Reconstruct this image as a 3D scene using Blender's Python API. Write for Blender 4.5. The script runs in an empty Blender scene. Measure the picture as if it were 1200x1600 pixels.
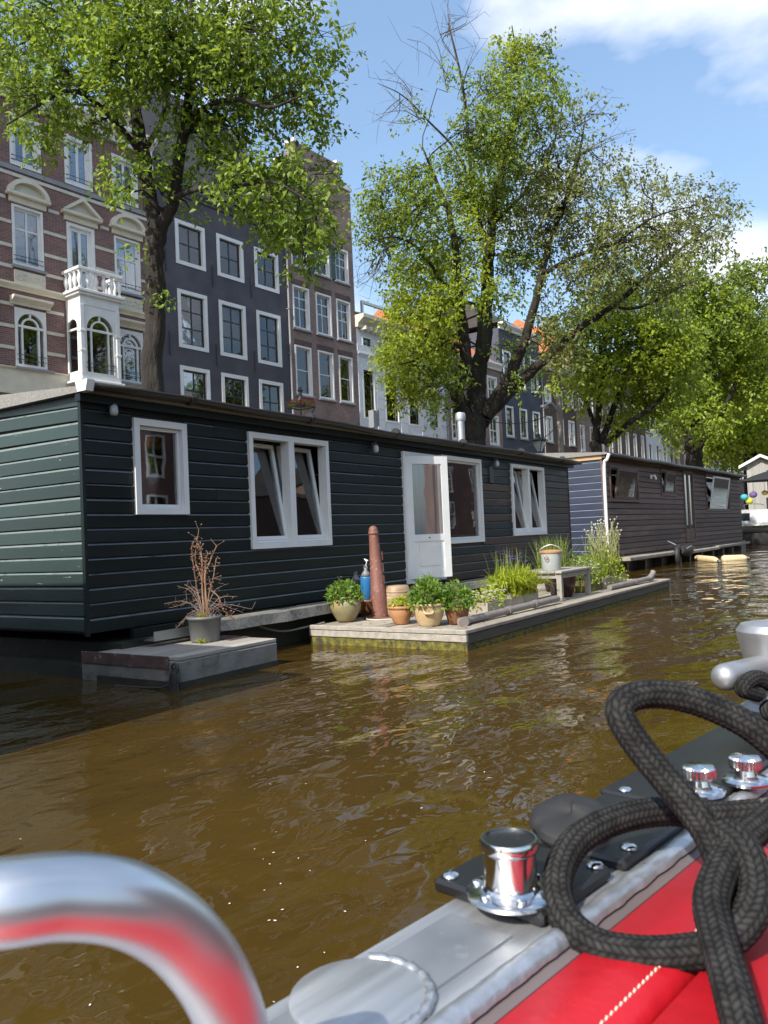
import bpy, math, random
import numpy as np
from mathutils import Vector, Matrix
random.seed(7); rng = np.random.default_rng(7)
R_ = math.radians
scene = bpy.context.scene
col = scene.collection

# ------------------------------------------------------------------ camera
F, YAW, ROLL, PITCH, EYE = 1250.0, R_(33.2), R_(2.5), R_(1.8), 1.15
_f = np.array([-math.sin(YAW)*math.cos(PITCH), math.cos(YAW)*math.cos(PITCH), math.sin(PITCH)])
_r0 = np.array([math.cos(YAW), math.sin(YAW), 0.0]); _u0 = np.cross(_r0, _f)
_r = _r0*math.cos(ROLL) - _u0*math.sin(ROLL); _u = _u0*math.cos(ROLL) + _r0*math.sin(ROLL)
EYEP = np.array([0, 0, EYE])
cd = bpy.data.cameras.new("camera"); cam = bpy.data.objects.new("camera", cd); col.objects.link(cam)
cam.matrix_world = Matrix(((_r[0], _u[0], -_f[0], 0), (_r[1], _u[1], -_f[1], 0), (_r[2], _u[2], -_f[2], EYE), (0, 0, 0, 1)))
cd.sensor_fit = 'HORIZONTAL'; cd.sensor_width = 36.0; cd.lens = 36.0*F/1200.0
cd.clip_start = 0.02; cd.clip_end = 2000
cd.dof.use_dof = True; cd.dof.focus_distance = 9.0; cd.dof.aperture_fstop = 16.0
scene.camera = cam

# ------------------------------------------------------------------ sky, sun, exposure
SUN_EL, SUN_AZ = R_(42), R_(1.2)          # light travels towards +Y, a hair towards +X
w = bpy.data.worlds.new("World"); scene.world = w; w.use_nodes = True
nt = w.node_tree; nt.nodes.clear()
def N(t, **k):
    n = nt.nodes.new(t)
    for a, b in k.items(): setattr(n, a, b)
    return n
out = N('ShaderNodeOutputWorld'); bg = N('ShaderNodeBackground'); bg.inputs[1].default_value = 0.15
sky = N('ShaderNodeTexSky', sky_type='NISHITA', sun_disc=False)
sky.sun_elevation = SUN_EL; sky.sun_rotation = math.pi + SUN_AZ
sky.air_density = 1.15; sky.dust_density = 2.2; sky.ozone_density = 1.4
tc = N('ShaderNodeTexCoord'); sep = N('ShaderNodeSeparateXYZ'); nt.links.new(tc.outputs['Generated'], sep.inputs[0])
zz = N('ShaderNodeMath', operation='ADD'); nt.links.new(sep.outputs[2], zz.inputs[0]); zz.inputs[1].default_value = 0.22
dx = N('ShaderNodeMath', operation='DIVIDE'); dy = N('ShaderNodeMath', operation='DIVIDE')
nt.links.new(sep.outputs[0], dx.inputs[0]); nt.links.new(zz.outputs[0], dx.inputs[1])
nt.links.new(sep.outputs[1], dy.inputs[0]); nt.links.new(zz.outputs[0], dy.inputs[1])
cmb = N('ShaderNodeCombineXYZ'); nt.links.new(dx.outputs[0], cmb.inputs[0]); nt.links.new(dy.outputs[0], cmb.inputs[1])
cmb.inputs[2].default_value = 3.7
no = N('ShaderNodeTexNoise'); no.inputs['Scale'].default_value = 3.6; no.inputs['Detail'].default_value = 7
no.inputs['Roughness'].default_value = 0.5; no.inputs['Distortion'].default_value = 0.05
vm = N('ShaderNodeVectorMath', operation='MULTIPLY'); nt.links.new(tc.outputs['Generated'], vm.inputs[0]); vm.inputs[1].default_value = (1.0, 1.0, 2.1)
va = N('ShaderNodeVectorMath', operation='ADD'); nt.links.new(vm.outputs[0], va.inputs[0]); va.inputs[1].default_value = (2.21, 4.35, 5.31)
nt.links.new(va.outputs[0], no.inputs['Vector'])
rp = N('ShaderNodeValToRGB'); rp.color_ramp.elements[0].position = 0.50; rp.color_ramp.elements[1].position = 0.73
nt.links.new(no.outputs[0], rp.inputs[0])
mx = N('ShaderNodeMixRGB'); nt.links.new(rp.outputs[0], mx.inputs[0]); hz = N('ShaderNodeMixRGB'); hz.inputs[0].default_value = .22; nt.links.new(sky.outputs[0], hz.inputs[1]); hz.inputs[2].default_value = (2.3, 3.9, 6.2, 1); nt.links.new(hz.outputs[0], mx.inputs[1])
mx.inputs[2].default_value = (6.0, 6.1, 6.5, 1)
nt.links.new(mx.outputs[0], bg.inputs[0]); nt.links.new(bg.outputs[0], out.inputs[0])
sl = bpy.data.lights.new("sun", 'SUN'); sl.energy = 4.4; sl.angle = R_(0.55); sl.color = (1.0, 0.95, 0.86)
so = bpy.data.objects.new("sun", sl); col.objects.link(so)
SUNV = Vector((math.sin(SUN_AZ)*math.cos(SUN_EL), math.cos(SUN_AZ)*math.cos(SUN_EL), -math.sin(SUN_EL)))
so.rotation_euler = SUNV.to_track_quat('-Z', 'Y').to_euler(); so.location = (0, -20, 30)
vs = scene.view_settings
vs.view_transform = 'Standard'; vs.look = 'None'; vs.exposure = 0.58; vs.gamma = 1.0; vs.use_curve_mapping = False
scene.cycles.max_bounces = 8; scene.cycles.transparent_max_bounces = 10; scene.cycles.caustics_reflective = False
scene.cycles.sample_clamp_indirect = 6.0

# ------------------------------------------------------------------ helpers: surveyed points
def ray(px, py): return _f + _r*(px-600)/F + _u*(800-py)/F
def onz(px, py, z): d = ray(px, py); return EYEP + d*((z-EYE)/d[2])
def onx(px, py, x): d = ray(px, py); return EYEP + d*(x/d[0])
def at(px, py, Z): return EYEP + ray(px, py)*Z

class MB:
    def __init__(s): s.v = []; s.f = []; s.uv = None
    def add(s, vs, fs):
        o = len(s.v); s.v.extend([tuple(map(float, p)) for p in vs]); s.f.extend([tuple(i+o for i in q) for q in fs]); return s
    def box(s, x0, x1, y0, y1, z0, z1):
        return s.add([(x0,y0,z0),(x1,y0,z0),(x1,y1,z0),(x0,y1,z0),(x0,y0,z1),(x1,y0,z1),(x1,y1,z1),(x0,y1,z1)],
                     [(0,3,2,1),(4,5,6,7),(0,1,5,4),(1,2,6,5),(2,3,7,6),(3,0,4,7)])
    def cbox(s, x0, x1, y0, y1, z0, z1, c=.004):
        # chamfered box
        vs = []; idx = {}
        X = (x0, x1); Y = (y0, y1); Zs = (z0, z1)
        for i in (0,1):
            for j in (0,1):
                for k in (0,1):
                    sx, sy, sz = (1,-1)[i]*c, (1,-1)[j]*c, (1,-1)[k]*c
                    for a in range(3):
                        p = [X[i]+(sx if a != 0 else 0), Y[j]+(sy if a != 1 else 0), Zs[k]+(sz if a != 2 else 0)]
                        idx[(i,j,k,a)] = len(vs); vs.append(p)
        fs = []
        for a in range(3):
            b, d = (a+1) % 3, (a+2) % 3
            for e in (0,1):
                def key(p, q):
                    t = [0,0,0]; t[a] = e; t[b] = p; t[d] = q; return idx[(t[0],t[1],t[2],a)]
                q = [key(0,0), key(1,0), key(1,1), key(0,1)]
                fs.append(q if e else q[::-1])
        for a in range(3):            # edges along axis a
            b, d = (a+1) % 3, (a+2) % 3
            for p in (0,1):
                for q in (0,1):
                    def key(e, m):
                        t = [0,0,0]; t[a] = e; t[b] = p; t[d] = q; return idx[(t[0],t[1],t[2],m)]
                    fs.append([key(0,b), key(1,b), key(1,d), key(0,d)])
        for i in (0,1):
            for j in (0,1):
                for k in (0,1): fs.append([idx[(i,j,k,0)], idx[(i,j,k,1)], idx[(i,j,k,2)]])
        return s.add(vs, fs)
    def prism(s, poly, x0, x1, axis=0):
        # poly in the other two axes (cyclic order), extruded along axis
        n = len(poly)
        def m(t, p):
            if axis == 0: return (t, p[0], p[1])
            if axis == 1: return (p[0], t, p[1])
            return (p[0], p[1], t)
        vs = [m(x0, p) for p in poly] + [m(x1, p) for p in poly]
        fs = [tuple(range(n-1,-1,-1)), tuple(range(n, 2*n))] + [(i, (i+1) % n, n+(i+1) % n, n+i) for i in range(n)]
        return s.add(vs, fs)
    def tube(s, pts, rad, n=8, caps=True):
        P = [np.array(p, float) for p in pts]; m = len(P)
        if not hasattr(rad, '__len__'): rad = [rad]*m
        T = []
        for i in range(m):
            t = P[min(i+1, m-1)] - P[max(i-1, 0)]; T.append(t/(np.linalg.norm(t)+1e-12))
        a = np.array([0, 0, 1.0]) if abs(T[0][2]) < .9 else np.array([1.0, 0, 0])
        nn = np.cross(T[0], a); nn /= np.linalg.norm(nn)
        vs = []; ang = [2*math.pi*k/n for k in range(n)]
        for i in range(m):
            nn = nn - T[i]*(nn@T[i]); nn /= np.linalg.norm(nn)+1e-12; b = np.cross(T[i], nn)
            for q in ang: vs.append(P[i] + (nn*math.cos(q) + b*math.sin(q))*rad[i])
        fs = [(i*n+k, i*n+(k+1) % n, (i+1)*n+(k+1) % n, (i+1)*n+k) for i in range(m-1) for k in range(n)]
        if caps: fs += [tuple(range(n-1,-1,-1)), tuple((m-1)*n+k for k in range(n))]
        return s.add(vs, fs)
    def lathe(s, prof, n=24, c=(0,0,0), wob=None):
        vs = []; m = len(prof)
        for (r, z) in prof:
            for k in range(n):
                q = 2*math.pi*k/n; rr = r*(wob(k, n) if wob else 1)
                vs.append((c[0]+rr*math.cos(q), c[1]+rr*math.sin(q), c[2]+z))
        fs = [(i*n+k, i*n+(k+1) % n, (i+1)*n+(k+1) % n, (i+1)*n+k) for i in range(m-1) for k in range(n)]
        if prof[0][0] > 1e-4: fs.append(tuple(range(n-1,-1,-1)))
        if prof[-1][0] > 1e-4: fs.append(tuple((m-1)*n+k for k in range(n)))
        return s.add(vs, fs)
    def mesh(s, name, mat, smooth=False):
        me = bpy.data.meshes.new(name); me.from_pydata(s.v, [], s.f)
        if mat: me.materials.append(mat)
        if smooth:
            me.polygons.foreach_set('use_smooth', [True]*len(me.polygons))
            if smooth != 'all': me.set_sharp_from_angle(angle=R_(38))
        me.update(); return me
    def build(s, name, mat, parent=None, smooth=False, loc=None, rot=None):
        return link(name, s.mesh(name, mat, smooth), parent, loc, rot)
def link(name, me, parent=None, loc=None, rot=None):
    o = bpy.data.objects.new(name, me); col.objects.link(o); o.parent = parent
    if loc is not None: o.location = [float(q) for q in loc]
    if rot is not None: o.rotation_euler = rot
    return o
def tag(o, label, cat, group=None):
    o['label'] = label; o['category'] = cat
    if group: o['group'] = group
    return o
def structure(o): o['kind'] = 'structure'; return o
def empty(name, loc, rz=0, label=None, cat=None, group=None):
    o = bpy.data.objects.new(name, None); col.objects.link(o); o.location = [float(q) for q in loc]; o.rotation_euler = (0, 0, rz)
    o.empty_display_size = .1
    if label: tag(o, label, cat, group)
    return o
def smoothpath(pts, k=6):
    P = [np.array(p, float) for p in pts]; P = [2*P[0]-P[1]] + P + [2*P[-1]-P[-2]]; o = []
    for i in range(1, len(P)-2):
        for t in np.linspace(0, 1, k, endpoint=False):
            a, b, c, d = P[i-1:i+3]
            o.append(.5*((2*b) + (c-a)*t + (2*a-5*b+4*c-d)*t*t + (3*b-a-3*c+d)*t**3))
    o.append(P[-2]); return o

# ------------------------------------------------------------------ materials
def pmat(name, c1, c2=None, scale=4.0, rough=.6, metal=0.0, stretch=(1,1,1), bump=0.0, bscale=40.0, c3=None, t3=(.62,.68), s3=9.0,
         rnd=0.0, spec=.5, coat=0.0, rough2=None, detail=5, island=False, bdist=.01):
    m = bpy.data.materials.new(name); m.use_nodes = True; t = m.node_tree; L = t.links
    b = t.nodes['Principled BSDF']; b.inputs['Roughness'].default_value = rough; b.inputs['Metallic'].default_value = metal
    b.inputs['Specular IOR Level'].default_value = spec; b.inputs['Coat Weight'].default_value = coat
    def n(ty, **k):
        x = t.nodes.new(ty)
        for a, v in k.items(): setattr(x, a, v)
        return x
    co = n('ShaderNodeTexCoord'); mp = n('ShaderNodeMapping'); mp.inputs['Scale'].default_value = stretch
    L.new(co.outputs['Object'], mp.inputs[0])
    oi = n('ShaderNodeObjectInfo')
    add = n('ShaderNodeVectorMath', operation='ADD'); L.new(mp.outputs[0], add.inputs[0])
    sc_ = n('ShaderNodeMath', operation='MULTIPLY'); L.new(oi.outputs['Random'], sc_.inputs[0]); sc_.inputs[1].default_value = 37.0
    L.new(sc_.outputs[0], add.inputs[1])
    src = None
    c2 = c2 or c1
    no = n('ShaderNodeTexNoise'); no.inputs['Scale'].default_value = scale; no.inputs['Detail'].default_value = detail; L.new(add.outputs[0], no.inputs['Vector'])
    r = n('ShaderNodeValToRGB'); r.color_ramp.elements[0].position = .3; r.color_ramp.elements[1].position = .7
    r.color_ramp.elements[0].color = (*c1, 1); r.color_ramp.elements[1].color = (*c2, 1); L.new(no.outputs[0], r.inputs[0]); src = r.outputs[0]
    if rnd:
        hs = n('ShaderNodeHueSaturation'); L.new(src, hs.inputs['Color'])
        mr = n('ShaderNodeMapRange'); mr.inputs[3].default_value = 1-rnd; mr.inputs[4].default_value = 1+rnd
        if island:
            ge = n('ShaderNodeNewGeometry'); L.new(ge.outputs['Random Per Island'], mr.inputs[0])
        else: L.new(oi.outputs['Random'], mr.inputs[0])
        L.new(mr.outputs[0], hs.inputs['Value']); src = hs.outputs[0]
    if c3:
        n3 = n('ShaderNodeTexNoise'); n3.inputs['Scale'].default_value = s3; n3.inputs['Detail'].default_value = 6; n3.inputs['Roughness'].default_value = .65
        L.new(add.outputs[0], n3.inputs['Vector'])
        r3 = n('ShaderNodeValToRGB'); r3.color_ramp.elements[0].position = t3[0]; r3.color_ramp.elements[1].position = t3[1]; L.new(n3.outputs[0], r3.inputs[0])
        mi = n('ShaderNodeMixRGB'); L.new(r3.outputs[0], mi.inputs[0]); L.new(src, mi.inputs[1]); mi.inputs[2].default_value = (*c3, 1); src = mi.outputs[0]
    L.new(src, b.inputs['Base Color'])
    if rough2 is not None:
        mr = n('ShaderNodeMapRange'); L.new(no.outputs[0], mr.inputs[0]); mr.inputs[1].default_value = .3; mr.inputs[2].default_value = .7
        mr.inputs[3].default_value = rough; mr.inputs[4].default_value = rough2; L.new(mr.outputs[0], b.inputs['Roughness'])
    if bump:
        nb = n('ShaderNodeTexNoise'); nb.inputs['Scale'].default_value = bscale; nb.inputs['Detail'].default_value = 4; L.new(add.outputs[0], nb.inputs['Vector'])
        bp = n('ShaderNodeBump'); bp.inputs['Strength'].default_value = bump; bp.inputs['Distance'].default_value = bdist
        L.new(nb.outputs[0], bp.inputs['Height']); L.new(bp.outputs[0], b.inputs['Normal'])
    return m
def brickmat(name, c1, c2, mortar, scale=1.0, bw=.22, bh=.065):
    m = bpy.data.materials.new(name); m.use_nodes = True; t = m.node_tree; L = t.links; b = t.nodes['Principled BSDF']
    b.inputs['Roughness'].default_value = .85; b.inputs['Specular IOR Level'].default_value = .2
    co = t.nodes.new('ShaderNodeTexCoord'); sp = t.nodes.new('ShaderNodeSeparateXYZ'); cb = t.nodes.new('ShaderNodeCombineXYZ')
    ad = t.nodes.new('ShaderNodeMath'); ad.operation = 'ADD'
    L.new(co.outputs['Object'], sp.inputs[0]); L.new(sp.outputs[0], ad.inputs[0]); L.new(sp.outputs[1], ad.inputs[1])
    L.new(ad.outputs[0], cb.inputs[0]); L.new(sp.outputs[2], cb.inputs[1])
    br = t.nodes.new('ShaderNodeTexBrick'); br.inputs['Scale'].default_value = 1; br.inputs['Brick Width'].default_value = bw*scale
    br.inputs['Row Height'].default_value = bh*scale; br.inputs['Mortar Size'].default_value = .006*scale; br.inputs['Mortar Smooth'].default_value = .3
    br.inputs['Color1'].default_value = (*c1, 1); br.inputs['Color2'].default_value = (*c2, 1); br.inputs['Mortar'].default_value = (*mortar, 1)
    L.new(cb.outputs[0], br.inputs['Vector'])
    no = t.nodes.new('ShaderNodeTexNoise'); no.inputs['Scale'].default_value = .7; no.inputs['Detail'].default_value = 6; L.new(co.outputs['Object'], no.inputs['Vector'])
    mr = t.nodes.new('ShaderNodeMapRange'); mr.inputs[1].default_value = .3; mr.inputs[2].default_value = .7; mr.inputs[3].default_value = .8; mr.inputs[4].default_value = 1.15
    L.new(no.outputs[0], mr.inputs[0])
    hs = t.nodes.new('ShaderNodeHueSaturation'); L.new(br.outputs[0], hs.inputs['Color']); L.new(mr.outputs[0], hs.inputs['Value']); L.new(hs.outputs[0], b.inputs['Base Color'])
    bp = t.nodes.new('ShaderNodeBump'); bp.inputs['Strength'].default_value = .5; bp.inputs['Distance'].default_value = .006; bp.invert = True
    L.new(br.outputs['Fac'], bp.inputs['Height']); L.new(bp.outputs[0], b.inputs['Normal'])
    return m
def glassmat(name, tint=(.9,.92,.92), refl=1.0, rough=.015, f0=.06):
    m = bpy.data.materials.new(name); m.use_nodes = True; t = m.node_tree; L = t.links; t.nodes.clear()
    o = t.nodes.new('ShaderNodeOutputMaterial'); tr = t.nodes.new('ShaderNodeBsdfTransparent'); tr.inputs[0].default_value = (*tint, 1)
    g = t.nodes.new('ShaderNodeBsdfGlossy'); g.inputs['Roughness'].default_value = rough; g.inputs[0].default_value = (refl, refl, refl, 1)
    lw = t.nodes.new('ShaderNodeFresnel'); lw.inputs[0].default_value = 1.5
    co = t.nodes.new('ShaderNodeTexCoord'); no = t.nodes.new('ShaderNodeTexNoise'); no.inputs['Scale'].default_value = 1.6; L.new(co.outputs['Object'], no.inputs[0])
    bp = t.nodes.new('ShaderNodeBump'); bp.inputs['Strength'].default_value = .08; bp.inputs['Distance'].default_value = .02; L.new(no.outputs[0], bp.inputs['Height'])
    L.new(bp.outputs[0], g.inputs['Normal'])
    ml = t.nodes.new('ShaderNodeMath'); ml.operation = 'MULTIPLY_ADD'; L.new(lw.outputs[0], ml.inputs[0]); ml.inputs[1].default_value = 1.7; ml.inputs[2].default_value = f0
    mi = t.nodes.new('ShaderNodeMixShader'); L.new(ml.outputs[0], mi.inputs[0]); L.new(tr.outputs[0], mi.inputs[1]); L.new(g.outputs[0], mi.inputs[2]); L.new(mi.outputs[0], o.inputs[0])
    return m
def leafmat(name, c1, c2, trans=.42, rnd=.35):
    m = bpy.data.materials.new(name); m.use_nodes = True; t = m.node_tree; L = t.links; b = t.nodes['Principled BSDF']
    b.inputs['Roughness'].default_value = .42; b.inputs['Specular IOR Level'].default_value = .35
    ge = t.nodes.new('ShaderNodeNewGeometry'); r = t.nodes.new('ShaderNodeValToRGB')
    r.color_ramp.elements[0].color = (*c1, 1); r.color_ramp.elements[1].color = (*c2, 1)
    no = t.nodes.new('ShaderNodeTexNoise'); no.inputs['Scale'].default_value = .55; co = t.nodes.new('ShaderNodeTexCoord'); L.new(co.outputs['Object'], no.inputs[0])
    ma = t.nodes.new('ShaderNodeMath'); ma.operation = 'ADD'; L.new(ge.outputs['Random Per Island'], ma.inputs[0]); L.new(no.outputs[0], ma.inputs[1])
    mb = t.nodes.new('ShaderNodeMath'); mb.operation = 'MULTIPLY_ADD'; L.new(ma.outputs[0], mb.inputs[0]); mb.inputs[1].default_value = .8; mb.inputs[2].default_value = -.3
    L.new(mb.outputs[0], r.inputs[0]); L.new(r.outputs[0], b.inputs['Base Color'])
    tl = t.nodes.new('ShaderNodeBsdfTranslucent'); hs = t.nodes.new('ShaderNodeHueSaturation'); hs.inputs['Value'].default_value = 1.5; hs.inputs['Hue'].default_value = .485
    L.new(r.outputs[0], hs.inputs['Color']); L.new(hs.outputs[0], tl.inputs[0])
    mi = t.nodes.new('ShaderNodeMixShader'); mi.inputs[0].default_value = trans
    L.new(b.outputs[0], mi.inputs[1]); L.new(tl.outputs[0], mi.inputs[2]); L.new(mi.outputs[0], t.nodes['Material Output'].inputs[0])
    return m
M = {}
M['white'] = pmat('white_paint', (.74,.74,.72), (.66,.67,.66), rough=.38, bump=.05, bscale=60, c3=(.45,.43,.40), t3=(.70,.80), s3=14)
M['cream'] = pmat('cream_stone', (.66,.62,.50), (.56,.52,.42), scale=3, rough=.7, bump=.1)
M['band'] = pmat('band_stone', (.60,.57,.49), (.50,.47,.40), scale=5, rough=.75, bump=.1)
M['greysill'] = pmat('sill_stone', (.20,.21,.23), (.28,.28,.29), rough=.6)
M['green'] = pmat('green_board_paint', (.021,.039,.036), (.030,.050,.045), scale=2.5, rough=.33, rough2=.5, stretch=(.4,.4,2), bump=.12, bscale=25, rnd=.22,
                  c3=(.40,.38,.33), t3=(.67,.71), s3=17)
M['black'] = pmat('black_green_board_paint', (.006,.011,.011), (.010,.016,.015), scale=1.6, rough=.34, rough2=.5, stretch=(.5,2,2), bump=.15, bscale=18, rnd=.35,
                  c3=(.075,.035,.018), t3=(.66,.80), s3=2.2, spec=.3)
M['wornboard'] = pmat('worn_board', (.012,.012,.010), (.07,.036,.016), scale=1.8, rough=.42, rough2=.6, stretch=(.6,2,3), bump=.3, bscale=22, rnd=.4,
                  c3=(.17,.06,.025), t3=(.60,.78), s3=2.6)
M['bluebd'] = pmat('blue_board_paint', (.026,.033,.056), (.036,.044,.072), scale=3, rough=.4, stretch=(.5,.5,2), rnd=.12, bump=.1, c3=(.35,.40,.5), t3=(.74,.78), s3=18)
M['brownbd'] = pmat('brown_board', (.090,.060,.050), (.14,.095,.078), scale=3, rough=.6, stretch=(.5,3,4), rnd=.3, bump=.25, bscale=30, c3=(.035,.025,.022), t3=(.60,.72), s3=5)
M['brownframe'] = pmat('brown_window_frame', (.09,.055,.042), (.12,.075,.055), rough=.5, stretch=(1,1,3), bump=.1)
M['tan'] = pmat('tan_fascia', (.42,.26,.13), (.50,.32,.17), rough=.55, stretch=(.3,1,2), scale=6)
M['gutter'] = pmat('gutter_plastic', (.020,.016,.0145), (.03,.025,.023), rough=.42)
M['felt'] = pmat('roof_felt', (.16,.155,.145), (.28,.27,.25), scale=60, rough=.9, bump=.6, bscale=120)
M['dark'] = pmat('dark_void', (.012,.012,.013), rough=.9)
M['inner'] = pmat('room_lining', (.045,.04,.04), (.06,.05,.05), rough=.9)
M['curtain'] = pmat('pale_curtain', (.68,.72,.76), (.55,.60,.66), scale=8, stretch=(4,4,.2), rough=.9, bump=.8, bscale=14)
M['palegreen'] = pmat('pale_green_curtain', (.42,.52,.46), (.30,.42,.38), scale=8, stretch=(4,4,.2), rough=.9, bump=.8, bscale=14)
M['greycurt'] = pmat('grey_curtain', (.26,.28,.27), (.17,.19,.19), scale=8, stretch=(4,4,.2), rough=.9, bump=.8, bscale=14)
M['purple'] = pmat('purple_curtain', (.20,.15,.18), (.13,.095,.12), scale=8, stretch=(4,4,.2), rough=.9, bump=.8, bscale=14)
M['glass'] = glassmat('window_glass')
M['glass2'] = glassmat('house_glass', tint=(.85,.87,.88), f0=.03)
M['concrete'] = pmat('wet_concrete', (.13,.125,.11), (.22,.21,.19), scale=6, rough=.85, bump=.5, bscale=30, c3=(.05,.055,.03), t3=(.55,.70), s3=5)
M['plank'] = pmat('grey_deck_plank', (.24,.205,.16), (.38,.335,.27), scale=3, stretch=(1,1,1), rough=.8, bump=.4, bscale=35, rnd=.25, c3=(.12,.10,.08), t3=(.60,.72), s3=7)
M['plank2'] = pmat('sun_bleached_plank', (.25,.225,.19), (.38,.35,.30), scale=5, stretch=(.25,3,3), rough=.8, bump=.5, bscale=20, rnd=.15, c3=(.14,.12,.09), t3=(.60,.72), s3=6)
M['algae'] = pmat('algae_timber', (.075,.075,.016), (.21,.18,.02), scale=16, rough=.9, bump=1.0, bscale=45, c3=(.05,.042,.028), t3=(.45,.62), s3=14)
M['wetshadewood'] = pmat('wet_shaded_timber', (.05,.042,.033), (.09,.078,.06), scale=6, stretch=(.3,3,3), rough=.6, bump=.5, bscale=25, c3=(.15,.14,.11), t3=(.62,.72), s3=6)  # raft's long side: wet timber, with its shade also put into the colour
M['edgesky'] = pmat('skylit_board_edge', (.12,.14,.16), (.18,.20,.22), scale=9, rough=.5, c3=(.02,.025,.028), t3=(.60,.72), s3=5)  # sky light caught by the board chamfers, painted in as a paler colour
M['edgegreen'] = pmat('skylit_green_edge', (.13,.17,.165), (.17,.21,.20), scale=9, rough=.55, c3=(.05,.08,.075), t3=(.58,.68), s3=6)  # end wall chamfers: the light line along each board is painted on
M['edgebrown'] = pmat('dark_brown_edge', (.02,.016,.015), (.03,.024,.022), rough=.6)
M['edgeblue'] = pmat('skylit_blue_edge', (.10,.13,.20), (.16,.19,.27), rough=.5)  # blue chamfers coloured lighter in place of the sky light on them
M['rust'] = pmat('rust_red_iron', (.165,.062,.045), (.20,.085,.062), scale=7, rough=.6, bump=.3, bscale=40, c3=(.34,.22,.18), t3=(.60,.66), s3=26)
M['rustmat'] = pmat('rusty_mat', (.10,.055,.04), (.15,.09,.065), scale=14, rough=.9, bump=.6)
M['redsteel'] = pmat('red_brown_steel', (.065,.036,.031), (.11,.07,.06), scale=9, rough=.7, bump=.4, c3=(.28,.25,.22), t3=(.60,.66), s3=9)
M['terra'] = pmat('terracotta', (.36,.17,.075), (.44,.22,.10), scale=7, rough=.65, bump=.1, c3=(.45,.33,.2), t3=(.62,.75), s3=5)
M['creampot'] = pmat('buff_clay', (.44,.31,.16), (.54,.41,.23), scale=6, rough=.6, bump=.2, c3=(.25,.20,.12), t3=(.58,.75), s3=7)
M['brownpot'] = pmat('brown_glaze', (.16,.065,.032), (.22,.10,.05), scale=7, rough=.35)
M['urn'] = pmat('mottled_glaze', (.30,.235,.11), (.20,.20,.11), scale=9, rough=.42, c3=(.36,.22,.10), t3=(.5,.68), s3=6)
M['barrel'] = pmat('streaked_stoneware', (.36,.25,.14), (.24,.16,.09), scale=5, stretch=(1,1,5), rough=.5, c3=(.50,.44,.34), t3=(.58,.70), s3=4)
M['greypot'] = pmat('grey_plastic', (.125,.125,.128), (.15,.15,.15), scale=6, rough=.55, c3=(.22,.21,.19), t3=(.62,.8), s3=5)
M['darkpot'] = pmat('dark_oxblood_pot', (.045,.016,.012), (.06,.022,.017), rough=.3)
M['soil'] = pmat('soil', (.05,.035,.025), (.08,.06,.04), scale=30, rough=.95)
M['bluebuoy'] = pmat('blue_vinyl', (.025,.15,.36), (.03,.18,.42), rough=.4)
M['greyvinyl'] = pmat('grey_vinyl', (.14,.145,.15), (.20,.205,.21), rough=.5)
M['pipe'] = pmat('grey_drain_pipe', (.17,.145,.13), (.21,.185,.17), scale=9, rough=.5, c3=(.30,.28,.26), t3=(.6,.72))
M['enamel'] = pmat('speckled_enamel', (.32,.34,.33), (.40,.42,.41), scale=60, rough=.4, c3=(.24,.26,.26), t3=(.60,.63), s3=70)
M['lidwood'] = pmat('lid_wood', (.34,.17,.07), (.42,.23,.11), scale=6, stretch=(6,1,1), rough=.55)
M['tablewood'] = pmat('weathered_table_wood', (.22,.20,.17), (.34,.31,.27), scale=8, stretch=(3,3,.6), rough=.85, rnd=.2, bump=.3)
M['steel'] = pmat('galvanised', (.42,.43,.44), (.52,.53,.54), rough=.4, metal=.8)
M['tubealu'] = pmat('tube_aluminium', (.66,.67,.68), (.72,.73,.74), scale=9, rough=.33, rough2=.42, metal=1.0, bump=.02)
M['alu'] = pmat('brushed_aluminium', (.44,.45,.46), (.60,.61,.62), scale=9, rough=.38, rough2=.52, metal=.75, stretch=(6,.4,6), bump=.04, bscale=60)
M['aluweld'] = pmat('aluminium_weld', (.46,.47,.48), (.62,.63,.65), scale=60, rough=.36, metal=.8, bump=.15, bscale=90)
M['alumatte'] = pmat('matt_aluminium', (.34,.35,.365), (.46,.47,.48), scale=11, rough=.40, rough2=.55, metal=.75, c3=(.56,.56,.56), t3=(.62,.75), s3=20)
M['chrome'] = pmat('chrome', (.66,.66,.66), (.74,.74,.74), scale=30, rough=.10, rough2=.18, metal=1.0)
M['blackplate'] = pmat('black_plate', (.012,.012,.013), (.018,.018,.02), rough=.32, bump=.05)
M['rubber'] = pmat('black_rubber', (.016,.016,.017), (.025,.024,.023), rough=.6)
M['sealant'] = pmat('grey_sealant', (.11,.085,.085), (.15,.12,.12), rough=.6)
M['red'] = pmat('red_vinyl', (.44,.008,.016), (.50,.011,.020), scale=3, rough=.40, bump=.22, bscale=26, c3=(.38,.007,.014), t3=(.55,.75), s3=5)
M['thread'] = pmat('thread', (.72,.55,.45), rough=.8)
M['lamp'] = pmat('lamp_metal', (.05,.05,.055), (.07,.07,.075), rough=.5)
M['lampglass'] = pmat('lamp_glass', (.42,.45,.46), (.5,.52,.52), rough=.12)
M['iron'] = pmat('wrought_iron', (.022,.026,.026), (.035,.038,.036), rough=.5)
M['bark'] = pmat('bark', (.010,.008,.006), (.036,.029,.022), scale=9, stretch=(1,1,.22), rough=.95, bump=1.0, bscale=14, bdist=.06, c3=(.05,.055,.03), t3=(.62,.8), s3=2.5)
M['bark2'] = pmat('bark_pale', (.055,.043,.032), (.11,.088,.066), scale=7, stretch=(1,1,.25), rough=.95, bump=1.0, bscale=18)
M['leafA'] = leafmat('leaf_elm_near', (.048,.10,.011), (.28,.39,.038))
M['leafB'] = leafmat('leaf_elm_mid', (.055,.105,.014), (.28,.37,.04))
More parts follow.
